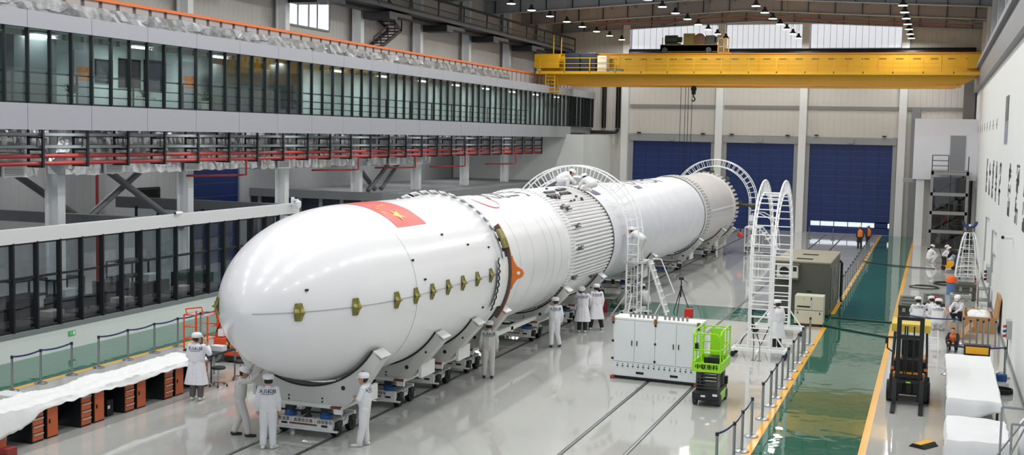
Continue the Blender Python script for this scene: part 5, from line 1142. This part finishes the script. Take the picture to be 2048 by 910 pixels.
# white conical frame rack
t = thing('service_rack', 'tall white tapered tube rack with inner ladder against the right wall', 'rack', (1.85, 68.0, 0)); mb = MB(); lv = [(.15, .62), (.7, .57), (1.2, .5), (1.7, .42), (2.15, .34), (2.5, .22)]
for sx in (-1, 1):
    for sy in (-1, 1): mb.tube([(sx*w_, sy*w_, z) for z, w_ in lv], .035, 6)
for z, w_ in lv: mb.tube([(-w_, -w_, z), (w_, -w_, z), (w_, w_, z), (-w_, w_, z)], .03, 6, closed=True)
for a in (-.33, 0, .33): mb.tube([(a*w_/.5, -w_, z) for z, w_ in lv], .022, 6)
for k in range(9): z = .3+k*.22; mb.cyl((-.55+.18*z, -.6+.17*z, z), (.55-.18*z, -.6+.17*z, z), .02)
mb.build('rack_frame', WHITEM, t)
for k in range(6): MB().bx(-.18, .18, -.1, .1, .35+k*.25, .4+k*.25).build('step', DARKST, t)
MB().bx(-.14, .14, -.3, -.25, 1.75, 2.3).build('dark_panel', DARKST, t)
for sx in (-.4, .4):
    for sy in (-.4, .4): MB().cyl((sx-.03, sy, .07), (sx+.03, sy, .07), .07, n=12).build('caster', BLACK, t)
MB().cyl((0, 0, 2.5), (0, 0, 2.75), .05).lathe([(.05, 2.5), (.14, 2.55), (.1, 2.7)], 10).build('top_fitting', OLIVE, t)
MB().lathe([(.26, -.09), (.4, -.09), (.4, .09), (.26, .09), (.26, -.09)], 20, (0, 0, 3.1), Matrix.Rotation(pi/2, 3, 'X'), a0=pi, a1=2*pi).build('cradle_fork', mat('fork_blue', '24386E', .5), t); MB().bx(-.06, .06, -.06, .06, 2.68, 2.95).build('fork_stem', WHITE, t)
# cables on the floor to the right
for i, (cx, cy, r, n, l) in enumerate(((.9, 64.5, .75, 60, 'loops of black cable on the floor before the white rack'), (1.2, 70.5, .4, 80, 'heap of grey cables left of the white rack'), (-.3, 62.5, .7, 34, 'wide black cable loop on the grey floor beside the right yellow line'))): coil('floor_cable', l, cx, cy, r, n, m=(DARKST, GREYST, BLACK)[i], w_=.018)
for pts, l in (([(-3.8, 49.9, .03), (-2.6, 49.75, .03), (-1.2, 49.6, .03), (-.5, 50.4, .03)], 'black cable crossing the right green aisle by the olive container'), ([(-3.85, 47.5, .03), (-2.6, 46.6, .03), (-1.5, 45.9, .03), (-.6, 45.8, .03)], 'black cable crossing the right green aisle from the beige generator'), ([(-3.9, 74.0, .04), (-2.2, 72.8, .04), (-1, 72.2, .04), (.2, 72.0, .04)], 'black cable crossing the right green aisle near the squatting workers')):
    tag(MB().tube(pts, .03, 8).build('aisle_cable', mat('cable_dark', '26312E', .5), smooth=True), l, 'cable', 'cables across the right green aisle')
t = thing('yellow_machine', 'small black and yellow machine left of the white rack', 'machine', (.9, 72.2, 0)); MB().bx(-.3, .3, -.25, .25, .12, .5).build('machine_body', YEL, t, bevel=.03); MB().bx(-.35, -.1, -.28, .28, .3, .75).cyl((.3, -.3, .13), (.3, .3, .13), .13).cyl((-.25, -.3, .13), (-.25, .3, .13), .13).build('engine', BLACK, t)
MB().bar((-.3, 0, .5), (-.55, 0, 1.35), .05, .05).bx(-.75, -.4, -.05, .05, 1.3, 1.5).build('handle_bar', DARKST, t)
# ================= STAIR TOWER ON THE RIGHT =================
t = thing('stair_tower', 'grey steel stair tower with dark glass below the white cabin on the right', 'stair tower', (.86, 85.5, 0)); SG = mat('tower_grey', '8C8C8C', .5)
mb = MB()
for x in (-1.18, 1.05): mb.bx(x, x+.18, -1.6, -1.4, 0, 5.4).bx(x, x+.18, .9, 1.1, 0, 5.4)
for z in (.0, 1.25, 2.5, 3.75, 5.15): mb.bx(-1.15, 1.2, -1.6, -1.42, z, z+.22).bx(-1.15, -1.0, -1.6, 1.1, z, z+.2)
mb.build('tower_frame', SG, t)
for k in range(4):
    for x0 in (-1.0, .05): MB().bx(x0, x0+1.02, -1.52, -1.5, .22+1.25*k, 1.25+1.25*k).build('glass_panel', glass('tower_glass', (.35, .35, .36)) if 'tower_glass' not in MATS else MATS['tower_glass'], t)
    MB().bar((-.9, -.4+.0*k, .1+1.25*k), (.95, -.4, 1.3+1.25*k), .8, .1).build('stair_flight', DARKST, t)
MB().bx(.03, .09, -1.56, -1.46, .2, 5.2).build('mullion', DARKST, t); MB().bx(-1.15, 1.2, -1.6, 2.3, 5.35, 5.42).build('landing', SG, t)
mb = MB()
MB().cyl((1.15, -1.5, 5.42), (1.15, -1.5, 6.4), .03).build('rail_post', DARKST, t)
for x in (-1.12, -.1): mb.cyl((x, -1.5, 5.4), (x, -1.5, 6.45), .03)
for z in (5.75, 6.1, 6.45): mb.cyl((-1.12, -1.5, z), (-.1, -1.5, z), .025)
mb.build('guard_rail', DARKST, t)
# ================= CENTRE: SMALL THINGS =================
def tripod(x, y, h, rz, l, head=True):
    t = thing('camera_tripod', l, 'tripod', (x, y, 0), rz, 'tripods')
    for k in range(3): a = k*2*pi/3+.4; MB().cyl((.42*cos(a), .42*sin(a), 0), (0, 0, h*.72), .016, .022, n=8).build('leg', BLACK, t)
    MB().cyl((0, 0, h*.45), (0, 0, h*.95), .022).cyl((0, 0, h*.7), (0, 0, h*.76), .05).build('centre_column', BLACK, t); MB().bx(-.1, .1, -.06, .06, h*.93, h).cyl((.05, 0, h*.96), (.28, -.1, h*.86), .015).build('tripod_head', BLACK, t, bevel=.01)
tripod(-9.75, 48.3, 1.5, 0, 'black camera tripod standing alone beyond the white cabinet'); tripod(-5.85, 41.7, 1.35, .5, 'black tripod under the parked arch ladder, left of the worker'); tripod(-5.25, 42.5, 1.2, 1.3, 'black tripod under the parked arch ladder, closest to the worker')
t = thing('paint_drum', 'dark red metal drum on the floor by the lab coat workers', 'drum', (-12.73, 47.0, 0)); MB().lathe([(0, 0), (.2, 0), (.2, .02), (.19, .03), (.19, .46), (.2, .47), (.2, .5), (0, .5)], 20).build('drum_body', mat('drum_red', '8E2732', .4), t, smooth=True); MB().lathe([(0, .5), (.18, .5), (.18, .51), (0, .51)], 20).build('drum_lid', mat('drum_lid_red', 'A33A42', .4), t)
t = thing('red_case', 'small bright red case on the floor beyond the white cabinet', 'case', (-9.2, 47.3, 0)); MB().bx(-.16, .16, -.12, .12, 0, .36).build('case_body', mat('case_red', 'C4281F', .4), t, bevel=.02); MB().tube([(-.1, 0, .36), (-.1, 0, .43), (.16, 0, .43)], .015).build('handle', BLACK, t)
t = thing('rolling_steps', 'white rolling step platform with handrails at the rocket tail', 'steps', (-10.6, 76, 0))
MB().bx(-.65, .35, -.8, .8, 1.65, 1.72).build('deck', WHITE, t); mb = MB()
for x in (-.62, .3):
    for y in (-.75, .75): mb.cyl((x, y, .15), (x, y, 1.65), .03)
for y in (-.75, .75): mb.cyl((-.62, y, .5), (1.3, y, .5), .025).cyl((.3, y, 1.65), (1.4, y, .2), .03).cyl((-.62, y, .15), (1.4, y, .15), .025)
mb.cyl((-.62, -.75, .5), (.3, -.75, 1.6), .02).cyl((-.62, -.75, .5), (-.62, .75, .5), .025).cyl((1.4, -.75, .15), (1.4, .75, .15), .025).cyl((.3, -.75, 1.65), (.3, .75, 1.65), .03); mb.build('frame', WHITEM, t)
for k in range(4): MB().bx(.35+.26*k, .62+.26*k, -.75, .75, 1.3-.33*k, 1.34-.33*k).build('step', WHITE, t)
for y in (-.75, .75): MB().tube([(-.2, y, 1.7), (-.2, y, 2.6), (.3, y, 2.6), (.9, y, 2.3), (1.3, y, 1.5), (1.4, y, .4)], .028, 6).build('handrail', WHITEM, t)
for x in (-.55, 1.3):
    for y in (-.7, .7): MB().cyl((x-.03, y, .08), (x+.03, y, .08), .08, n=12).build('caster', BLACK, t)
MB().bx(-.4, -.1, -.86, -.82, 2.1, 2.5).build('notice_board', WHITE, t)
t = thing('red_bundle', 'round red bundle hung on the front of the white rolling steps', 'bundle', (-11.45, 74.8, 1.25)); MB().ball((0, 0, 0), .18, 8, sc=(1, .6, 1)).build('bundle', mat('bundle_red', 'E0483C', .5), t, smooth=True); MB().cyl((0, .05, .2), (0, .07, .38), .02).build('hook', DARKST, t)
MB().bx(-.03, .03, .02, .1, -.1, .42).build('strap', DARKST, t)
# ================= PEOPLE =================
SKIN = mat('skin', 'C79A7F', .5); HAIR = mat('black_hair', '17151A', .6); UNI = mat('uniform_white', 'E4E5E9', .75, 0, .03, 6., .3, 14.); UNIG = mat('uniform_grey_white', 'CFCFCB', .75, 0, .04, 6., .3, 14.); COAT = mat('lab_coat_white', 'ECEBF2', .75, 0, .02, 6., .3, 10.)
TRB = mat('trousers_black', '1D1E23', .7); TRG = mat('trousers_grey_brown', '6B6462', .7); SHOE = mat('shoe_white', 'DCDCDA', .5); SOLE = mat('shoe_dark', '2A2A2C', .5); CAPW = mat('cap_white', 'EDEDEF', .7); VEST = mat('vest_orange', 'E0763A', .6)
def caps_mesh(caps, voxel, smooth=4, cut=None):
    """union of tapered capsules -> one continuous skin"""
    mb = MB()
    for c in caps:
        p, q, r1, r2 = V(c[0]), V(c[1]), c[2], c[3]; sc = c[4] if len(c) > 4 else None
        d = q-p; L = d.length
        if L < 1e-5: d = V((0, 0, 1)); L = 1e-4
        d = d.normalized(); u = V((0, 1, 0)) if abs(d.y) < .9 else V((1, 0, 0)); x = d.cross(u).normalized(); y = d.cross(x)
        prof = [(r1*sin(t), -r1*cos(t)) for t in (0.02, .5, 1.05, pi/2)]+[(r2*cos(t), L+r2*sin(t)) for t in (0, .5, 1.05, 1.55)]
        n = 12; vs = []
        for rr, h in prof:
            for i in range(n):
                w_ = x*(rr*cos(2*pi*i/n))+y*(rr*sin(2*pi*i/n))
                if sc: w_ = V((w_.x*sc[0], w_.y*sc[1], w_.z*sc[2]))
                vs.append(p+d*h+w_)
        fs = [(j*n+i, j*n+(i+1) % n, (j+1)*n+(i+1) % n, (j+1)*n+i) for j in range(len(prof)-1) for i in range(n)]+[tuple(range(n))[::-1], tuple(range((len(prof)-1)*n, len(prof)*n))]
        mb.add(vs, fs)
    me = bpy.data.meshes.new('tmp'); me.from_pydata(mb.v, [], mb.f); b = bmesh.new(); b.from_mesh(me); bmesh.ops.recalc_face_normals(b, faces=b.faces); b.to_mesh(me); b.free()
    o = bpy.data.objects.new('tmp', me); COL.objects.link(o); m = o.modifiers.new('r', 'REMESH'); m.mode = 'VOXEL'; m.voxel_size = voxel
    if smooth: s = o.modifiers.new('s', 'SMOOTH'); s.iterations = smooth; s.factor = .5
    dg = bpy.context.evaluated_depsgraph_get(); out = bpy.data.meshes.new_from_object(o.evaluated_get(dg)); bpy.data.objects.remove(o); bpy.data.meshes.remove(me)
    out.shade_smooth(); return out
def mobj(me, name, m, parent): me.materials.clear(); me.materials.append(m); me.name = name; o = bpy.data.objects.new(name, me); COL.objects.link(o); o.parent = parent; return o
STAND = dict(pel=(0, 0, .93), chest=(0, .0, 1.29), neck=(0, .01, 1.44), head=(0, .03, 1.58), look=0., nod=0.,
             hipL=(-.09, 0, .9), kneeL=(-.1, .02, .48), ankL=(-.11, -.02, .08), hipR=(.09, 0, .9), kneeR=(.1, .02, .48), ankR=(.11, -.02, .08), toeL=0., toeR=0.,
             shL=(-.18, 0, 1.39), elL=(-.24, -.03, 1.13), wrL=(-.24, .06, .88), shR=(.18, 0, 1.39), elR=(.24, -.03, 1.13), wrR=(.24, .06, .88), hdL=(-.23, .09, .79), hdR=(.23, .09, .79))
SQUAT = dict(pel=(0, -.12, .32), chest=(0, .06, .66), neck=(0, .14, .80), head=(0, .2, .92), look=0., nod=.4,
             hipL=(-.1, -.1, .3), kneeL=(-.18, .3, .46), ankL=(-.14, .08, .08), hipR=(.1, -.1, .3), kneeR=(.18, .3, .46), ankR=(.14, .08, .08), toeL=0., toeR=0.,
             shL=(-.18, .08, .76), elL=(-.24, .24, .56), wrL=(-.12, .42, .44), shR=(.18, .08, .76), elR=(.24, .24, .56), wrR=(.12, .42, .44), hdL=(-.08, .5, .42), hdR=(.08, .5, .42))
SIT = dict(SQUAT, pel=(0, -.1, .34), chest=(0, .0, .68), neck=(0, .06, .84), head=(0, .12, .96), nod=.3)
KNEEL = dict(SQUAT, pel=(0, -.2, .28), hipL=(-.1, -.18, .26), kneeL=(-.14, .22, .09), ankL=(-.14, -.2, .08), hipR=(.1, -.18, .26), kneeR=(.16, .2, .3), ankR=(.16, .14, .08), chest=(0, .06, .62), neck=(0, .14, .76), head=(0, .2, .88), shL=(-.18, .08, .72), shR=(.18, .08, .72), elL=(-.22, .26, .5), elR=(.22, .26, .5), wrL=(-.1, .44, .34), wrR=(.1, .44, .34), hdL=(-.07, .52, .3), hdR=(.07, .52, .3))
CROUCH = dict(KNEEL, pel=(0, -.2, .27), chest=(0, .1, .43), neck=(0, .23, .47), head=(0, .33, .5), nod=.5, shL=(-.18, .14, .44), shR=(.18, .14, .44), elL=(-.24, .3, .26), elR=(.24, .3, .26), wrL=(-.12, .46, .14), wrR=(.12, .46, .14), hdL=(-.09, .53, .1), hdR=(.09, .53, .1), kneeL=(-.16, .16, .1), kneeR=(.17, .14, .28))
def person(label, loc, rz, pose, kind='suit', cap=True, top=None, bot=None, scale=1., vox=.011, logo=True, shoe=SHOE, group=None, hat=None, name='person'):
    t = thing(name, label, 'person', loc, rz, group); t.scale = (scale,)*3; P = {k: (V(v) if isinstance(v, tuple) else v) for k, v in pose.items()}
    top = top or (COAT if kind == 'coat' else UNI); bot = bot or (TRB if kind == 'coat' else UNI)
    H, N, Ch, Pe = P['head'], P['neck'], P['chest'], P['pel']; look = P['look']; nod = P['nod']
    RH = Matrix.Rotation(look, 3, 'Z') @ Matrix.Rotation(-nod, 3, 'X')
    hp = lambda x, y, z: H+RH @ V((x, y, z))
    ax = (Ch-Pe).normalized(); side = V((1, 0, 0)); fwd = side.cross(ax).normalized()*-1
    if fwd.y < -.01 and abs(fwd.y) > abs(fwd.z): fwd = -fwd
    body = [(Pe+V((-.05, 0, 0)), Pe+V((.05, 0, 0)), .11, .11), (Pe, Ch, .11, .115), (Ch+V((-.06, 0, .02)), Ch+V((.06, 0, .02)), .1, .1), (Ch, N, .1, .06), (N, H+RH @ V((0, -.02, -.06)), .055, .052)]
    body += [(hp(0, -.015, .035), hp(0, -.01, .03), .098, .098), (hp(0, .03, -.01), hp(0, .045, -.075), .072, .05), (hp(0, .085, -.005), hp(0, .105, -.03), .012, .016), (hp(-.03, .075, -.07), hp(.03, .075, -.07), .018, .018)]
    for s in (-1, 1): body += [(hp(s*.088, -.01, .02), hp(s*.09, -.015, -.03), .016, .012)]
    for s, q in (('L', -1), ('R', 1)):
        body += [(P['hip'+s], P['knee'+s], .078, .052), (P['knee'+s], P['ank'+s], .052, .036), (P['ank'+s], P['ank'+s]+V((0, .05, -.03)), .036, .03), (Ch+V((q*.1, 0, .06)), P['sh'+s], .07, .055), (P['sh'+s], P['el'+s], .05, .038), (P['el'+s], P['wr'+s], .038, .026)]
        w_, h_ = P['wr'+s], P['hd'+s]; d = (h_-w_).normalized(); sx = d.cross(V((0, 1, 0)) if abs(d.y) < .8 else V((0, 0, 1))).normalized(); nn = d.cross(sx)
        if nn.y < 0: nn = -nn
        body.append((w_, w_+d*.07, .026, .03)); pc = w_+d*.085
        for k in range(4):
            b_ = pc+sx*(-.033+.022*k); L1 = (.036, .042, .039, .03)[k]; m_ = b_+d*L1+nn*.008; e_ = m_+(d*.75+nn*.6)*L1*.8
            body += [(w_+d*.04+sx*(-.025+.017*k), b_, .012, .011), (b_, m_, .0105, .0095), (m_, e_, .0095, .008)]
        tb = w_+d*.035+sx*(q*.03); body += [(tb, tb+sx*(q*.028)+d*.025+nn*.012, .013, .011), (tb+sx*(q*.028)+d*.025+nn*.012, tb+sx*(q*.03)+d*.055+nn*.022, .011, .009)]
    bo = mobj(caps_mesh(body, min(vox, .0095), 3), 'body', SKIN, t)
    # jacket or coat
    j = [(Pe+ax*.06+V((-.06, 0, 0)), Pe+ax*.06+V((.06, 0, 0)), .14, .14), (Pe+ax*.09, Ch, .158, .155), (Ch+V((-.075, 0, 0)), Ch+V((.075, 0, 0)), .125, .125), (Ch+V((-.09, 0, 0)), Pe+ax*.12+V((-.085, 0, 0)), .128, .135), (Ch+V((.09, 0, 0)), Pe+ax*.12+V((.085, 0, 0)), .128, .135), (Ch+ax*.02, N-ax*.015, .12, .072)]
    for s, q in (('L', -1), ('R', 1)):
        j += [(Ch+V((q*.08, 0, .04)), P['sh'+s]-V((q*.01, 0, 0)), .1, .07), (P['sh'+s], P['el'+s], .076, .067), (P['el'+s], P['wr'+s]+(P['el'+s]-P['wr'+s])*.08, .067, .05)]
    if kind == 'coat':
        zt = Pe.z
        for k in range(7):
            z = zt+.1-.095*k; r_ = .15+.013*k
            for x in (-.07, 0, .07): j.append((V((Pe.x+x*(1+.1*k), Pe.y-.005*k, z)), V((Pe.x+x*(1+.1*(k+1)), Pe.y-.005*k, z-.095)), r_*.86, (r_+.013)*.86))
    jm = caps_mesh(j, vox, 3); bmj = bmesh.new(); bmj.from_mesh(jm)
    if kind == 'coat' and pose is not SQUAT:
        bmesh.ops.bisect_plane(bmj, geom=bmj.verts[:]+bmj.edges[:]+bmj.faces[:], plane_co=(0, 0, Pe.z-.50), plane_no=(0, 0, -1), clear_outer=True)
        bd = [e for e in bmj.edges if e.is_boundary]
        try: bmesh.ops.holes_fill(bmj, edges=bd)
        except Exception: pass
    bmj.to_mesh(jm); bmj.free()
    jo = mobj(jm, 'lab_coat' if kind == 'coat' else 'jacket', top, t)
    if kind == 'vest':
        vm = caps_mesh([(a, b, r1+.012, r2+.012) for a, b, r1, r2 in j[:6]], vox, 3); mobj(vm, 'safety_vest', VEST, t)
    tr = [(Pe+V((-.06, 0, 0)), Pe+V((.06, 0, 0)), .128, .128), (Pe, Pe+ax*.08, .13, .125)]
    for s in 'LR':
        kk, an = P['knee'+s], P['ank'+s]; tr += [(P['hip'+s], kk, .118, .092), (kk, an+(kk-an)*.12, .09, .078)]
    mobj(caps_mesh(tr, vox, 3), 'trousers', bot, t)
    for s in 'LR':
        a = P['ank'+s]; th = P['toe'+s]; fw = V((-sin(th), cos(th), 0)); a0 = V((a.x, a.y, a.z))
        so = mobj(caps_mesh([(a0-fw*.04+V((0, 0, -.03)), a0+fw*.06+V((0, 0, -.04)), .048, .042), (a0+fw*.06+V((0, 0, -.042)), a0+fw*.17+V((0, 0, -.046)), .044, .036), (a0, a0+V((0, 0, .02)), .05, .05)], .012, 2), 'shoe', shoe, t)
    # hair, cap, face
    mobj(caps_mesh([(hp(0, -.03, .05), hp(0, -.025, .03), .1, .098), (hp(-.05, -.055, -.02), hp(.05, -.055, -.02), .05, .05)], .012, 2), 'hair', HAIR, t)
    e = MB()
    for s in (-1, 1): e.ball(hp(s*.032, .087, .012), .011, 5)
    e.build('eye', HAIR, t)
    if cap:
        c = MB(); c.lathe([(.112, .035), (.118, .05), (.122, .075), (.118, .11), (.09, .14), (.045, .152), (0, .155)], 20, (0, 0, 0), None)
        c.lathe([(.0, .034), (.112, .035)], 20)
        c.prism([(.07*cos(a)*1.2, .09+.065*sin(a)) for a in [pi*i/8 for i in range(9)]], 2, .036, .046)
        c.v = [tuple(hp(v[0]*1.1, v[1]*1.1-.015, v[2]*1.05+.004)) for v in c.v]; c.build('cap', hat or CAPW, t, smooth=True)
    if logo:
        tb = BVHTree.FromPolygons([v.co for v in jm.vertices], [p.vertices[:] for p in jm.polygons])
        def back(mb, nm, m):
            c0 = Ch+ax*.055; nrm = -fwd; out = []
            for p in mb.v:
                o_ = c0+side*p[0]+ax*p[1]+nrm*.6; hit = tb.ray_cast(o_, -nrm); out.append(tuple((hit[0] if hit[0] else c0+side*p[0]+ax*p[1]+nrm*.15)+nrm*.006))
            mb.v = out; mb.build(nm, m, t, fix=False)
        back(text_mb('天兵科技', .098, .0035), 'jacket_lettering', NAVY)
        l = MB(); 
        for i in range(12): l.add([(-.15+.025*i, -.062, 0), (-.126+.025*i, -.062, 0), (-.126+.025*i, -.05, 0), (-.15+.025*i, -.05, 0)], [(0, 1, 2, 3)])
        back(l, 'jacket_print_line', NAVY)
    return t
D = lambda b, **k: dict(b, **k)
# rz = heading, 0 faces the back wall, positive turns left
person('person in lab coat and cap, back turned, at the end of the dust sheet', (-18.4, 26.6, 0), .15, D(STAND, look=-.5, elR=(.3, .1, 1.2), wrR=(.2, .24, 1.36), hdR=(.14, .2, 1.45), elL=(-.26, .05, 1.13), wrL=(-.16, .22, .98), hdL=(-.12, .3, .95)), 'coat', bot=TRG, scale=1.05)
person('person in pale uniform reaching both arms up to the rocket nose', (-15.3, 23.85, 0), -1.0, D(STAND, chest=(0, .03, 1.28), neck=(0, .06, 1.42), head=(0, .1, 1.55), nod=.35, shL=(-.18, .03, 1.38), shR=(.18, .03, 1.38), elL=(-.26, .22, 1.52), wrL=(-.14, .28, 1.66), hdL=(-.1, .32, 1.74), elR=(.27, .26, 1.42), wrR=(.16, .46, 1.56), hdR=(.12, .52, 1.63), ankR=(.13, .2, .08), kneeR=(.12, .14, .49), ankL=(-.12, -.14, .08)), 'suit', top=UNIG, bot=UNIG, logo=False, scale=.97, shoe=SOLE)
person('person in white uniform, back turned, watching the colleague reaching to the nose', (-14.1, 23.15, 0), .42, D(STAND, look=.15, toeR=-.5), 'suit', bot=UNI)
person('person in white uniform with folded arms beside the front trolley', (-12.2, 24.25, 0), 1.75, D(STAND, head=(0, .05, 1.57), elL=(-.27, .06, 1.16), wrL=(.0, .2, 1.1), hdL=(.1, .2, 1.1), elR=(.27, .04, 1.16), wrR=(.03, .21, 1.14), hdR=(-.06, .22, 1.16), ankL=(-.1, .1, .08), toeL=.3), 'suit', logo=True)
person('person in white uniform, back turned, beside the fourth trolley', (-12.32, 32.6, 0), .38, D(STAND, look=0., ankL=(-.12, .03, .08)), 'suit', bot=UNIG, top=UNIG, shoe=SOLE)
person('person in white uniform, back turned, a hand raised to the face', (-12.1, 38.4, 0), .5, D(STAND, look=.5, elL=(-.3, .12, 1.22), wrL=(-.14, .26, 1.42), hdL=(-.08, .24, 1.5), ankR=(.2, .05, .08)), 'suit', shoe=SOLE)
person('person in lab coat whose head is hidden under the rocket cradle', (-12.1, 41.8, 0), .3, D(STAND, head=(-.05, .12, 1.55), nod=-.4, elL=(-.26, .2, 1.3), wrL=(-.2, .42, 1.4), hdL=(-.19, .5, 1.44), elR=(.27, .16, 1.28), wrR=(.2, .38, 1.36), hdR=(.18, .46, 1.4)), 'coat')
person('person in white lab coat, back turned, standing by the red drum', (-11.8, 42.6, 0), .5, D(STAND, look=-.2, ankR=(.24, 0, .08), ankL=(-.2, .04, .08), kneeL=(-.14, .03, .48), kneeR=(.16, .02, .48)), 'coat')
person('person squatting left of the arch ladder leg beyond the red drum', (-12.2, 48.2, 0), -.9, SQUAT, 'suit', top=UNIG, bot=UNIG, logo=False)
person('person bending low behind the arch ladder leg and its stair', (-11.3, 48.5, 0), .9, SQUAT, 'suit', top=UNI, bot=UNIG, logo=False)
person('person kneeling on top of the rocket, left of the two', (-13.55, 43.7, 5.32), -1.1, CROUCH, 'suit', logo=False)
person('person kneeling on top of the rocket, right of the two, facing left', (-12.75, 44.6, 5.12), 1.0, D(CROUCH, nod=.6), 'suit', bot=UNIG, logo=False)
person('person leaning from the arch ladder platform towards the rocket side', (-11.1, 46.5, 2.30), 1.35, D(STAND, pel=(0, -.1, .88), chest=(0, .22, 1.06), neck=(0, .35, 1.12), head=(0, .45, 1.18), nod=-.1, hipL=(-.09, -.1, .86), hipR=(.09, -.1, .86), shL=(-.18, .28, 1.08), shR=(.18, .28, 1.08), elL=(-.2, .42, .9), elR=(.22, .42, .9), wrL=(-.1, .56, .96), wrR=(.1, .56, .96), hdL=(-.07, .63, .98), hdR=(.07, .63, .98)), 'suit', bot=UNIG, logo=False)
person('person in lab coat standing under the parked arch ladder with black tripods', (-4.95, 41.4, 0), .7, D(STAND, elL=(-.26, .12, 1.16), wrL=(-.16, .34, 1.2), hdL=(-.13, .42, 1.2), nod=.25), 'coat', logo=False)
person('person in white squatting far back near the right yellow line, left of the pair', (-.1, 75.8, 0), -1.2, SIT, 'suit', logo=False, vox=.016)
person('person in white squatting far back near the right yellow line, right of the pair', (.95, 76.0, 0), 1.2, SIT, 'suit', logo=False, vox=.016)
person('person in black with white cap bending over the yellow machine by the white rack', (1.35, 73.2, 0), 1.3, D(STAND, pel=(0, -.15, .86), chest=(0, .2, 1.0), neck=(0, .32, 1.05), head=(0, .42, 1.08), nod=.5, hipL=(-.09, -.13, .84), hipR=(.09, -.13, .84), shL=(-.18, .24, 1.02), shR=(.18, .24, 1.02), elL=(-.2, .36, .8), elR=(.2, .36, .8), wrL=(-.14, .46, .62), wrR=(.14, .46, .62), hdL=(-.12, .5, .55), hdR=(.12, .5, .55)), 'suit', top=TRB, bot=mat('trousers_blue', '2E4A73', .7), logo=False, vox=.016)
person('seated person in white behind the forklift mast, leftmost of the group', (-.42, 49.2, 0), .1, SIT, 'suit', vox=.013, scale=1.05)
person('seated person in white half hidden between the two other backs behind the forklift', (.12, 50.2, 0), .6, SIT, 'suit', logo=False, vox=.013)
person('seated person in white with lettered back right of the forklift mast', (.32, 48.6, 0), -.1, SIT, 'suit', vox=.013, scale=1.1)
person('person in white with dark hair bowed over by the plywood panel', (1.15, 51.2, 0), 2.5, D(SIT, nod=.7), 'suit', bot=mat('trousers_navy', '23263F', .7), logo=False, vox=.013)
person('person crouching in an orange vest before the covered table', (.85, 43.9, 0), 2.9, D(SQUAT, nod=.2), 'vest', cap=False, top=TRB, bot=TRB, logo=False, vox=.016, scale=.8, shoe=SOLE)
person('person in orange vest and dark trousers leaning at the far barrier, left of the two', (-4.65, 83.0, 0), .3, D(STAND, nod=.4), 'vest', top=TRB, bot=TRB, logo=False, vox=.018, scale=.9, shoe=SOLE)
person('person in orange vest and dark trousers at the far barrier, right of the two', (-4.15, 84.0, 0), .9, D(STAND, nod=.4), 'vest', top=TRB, bot=TRB, logo=False, vox=.018, scale=.9, shoe=SOLE)
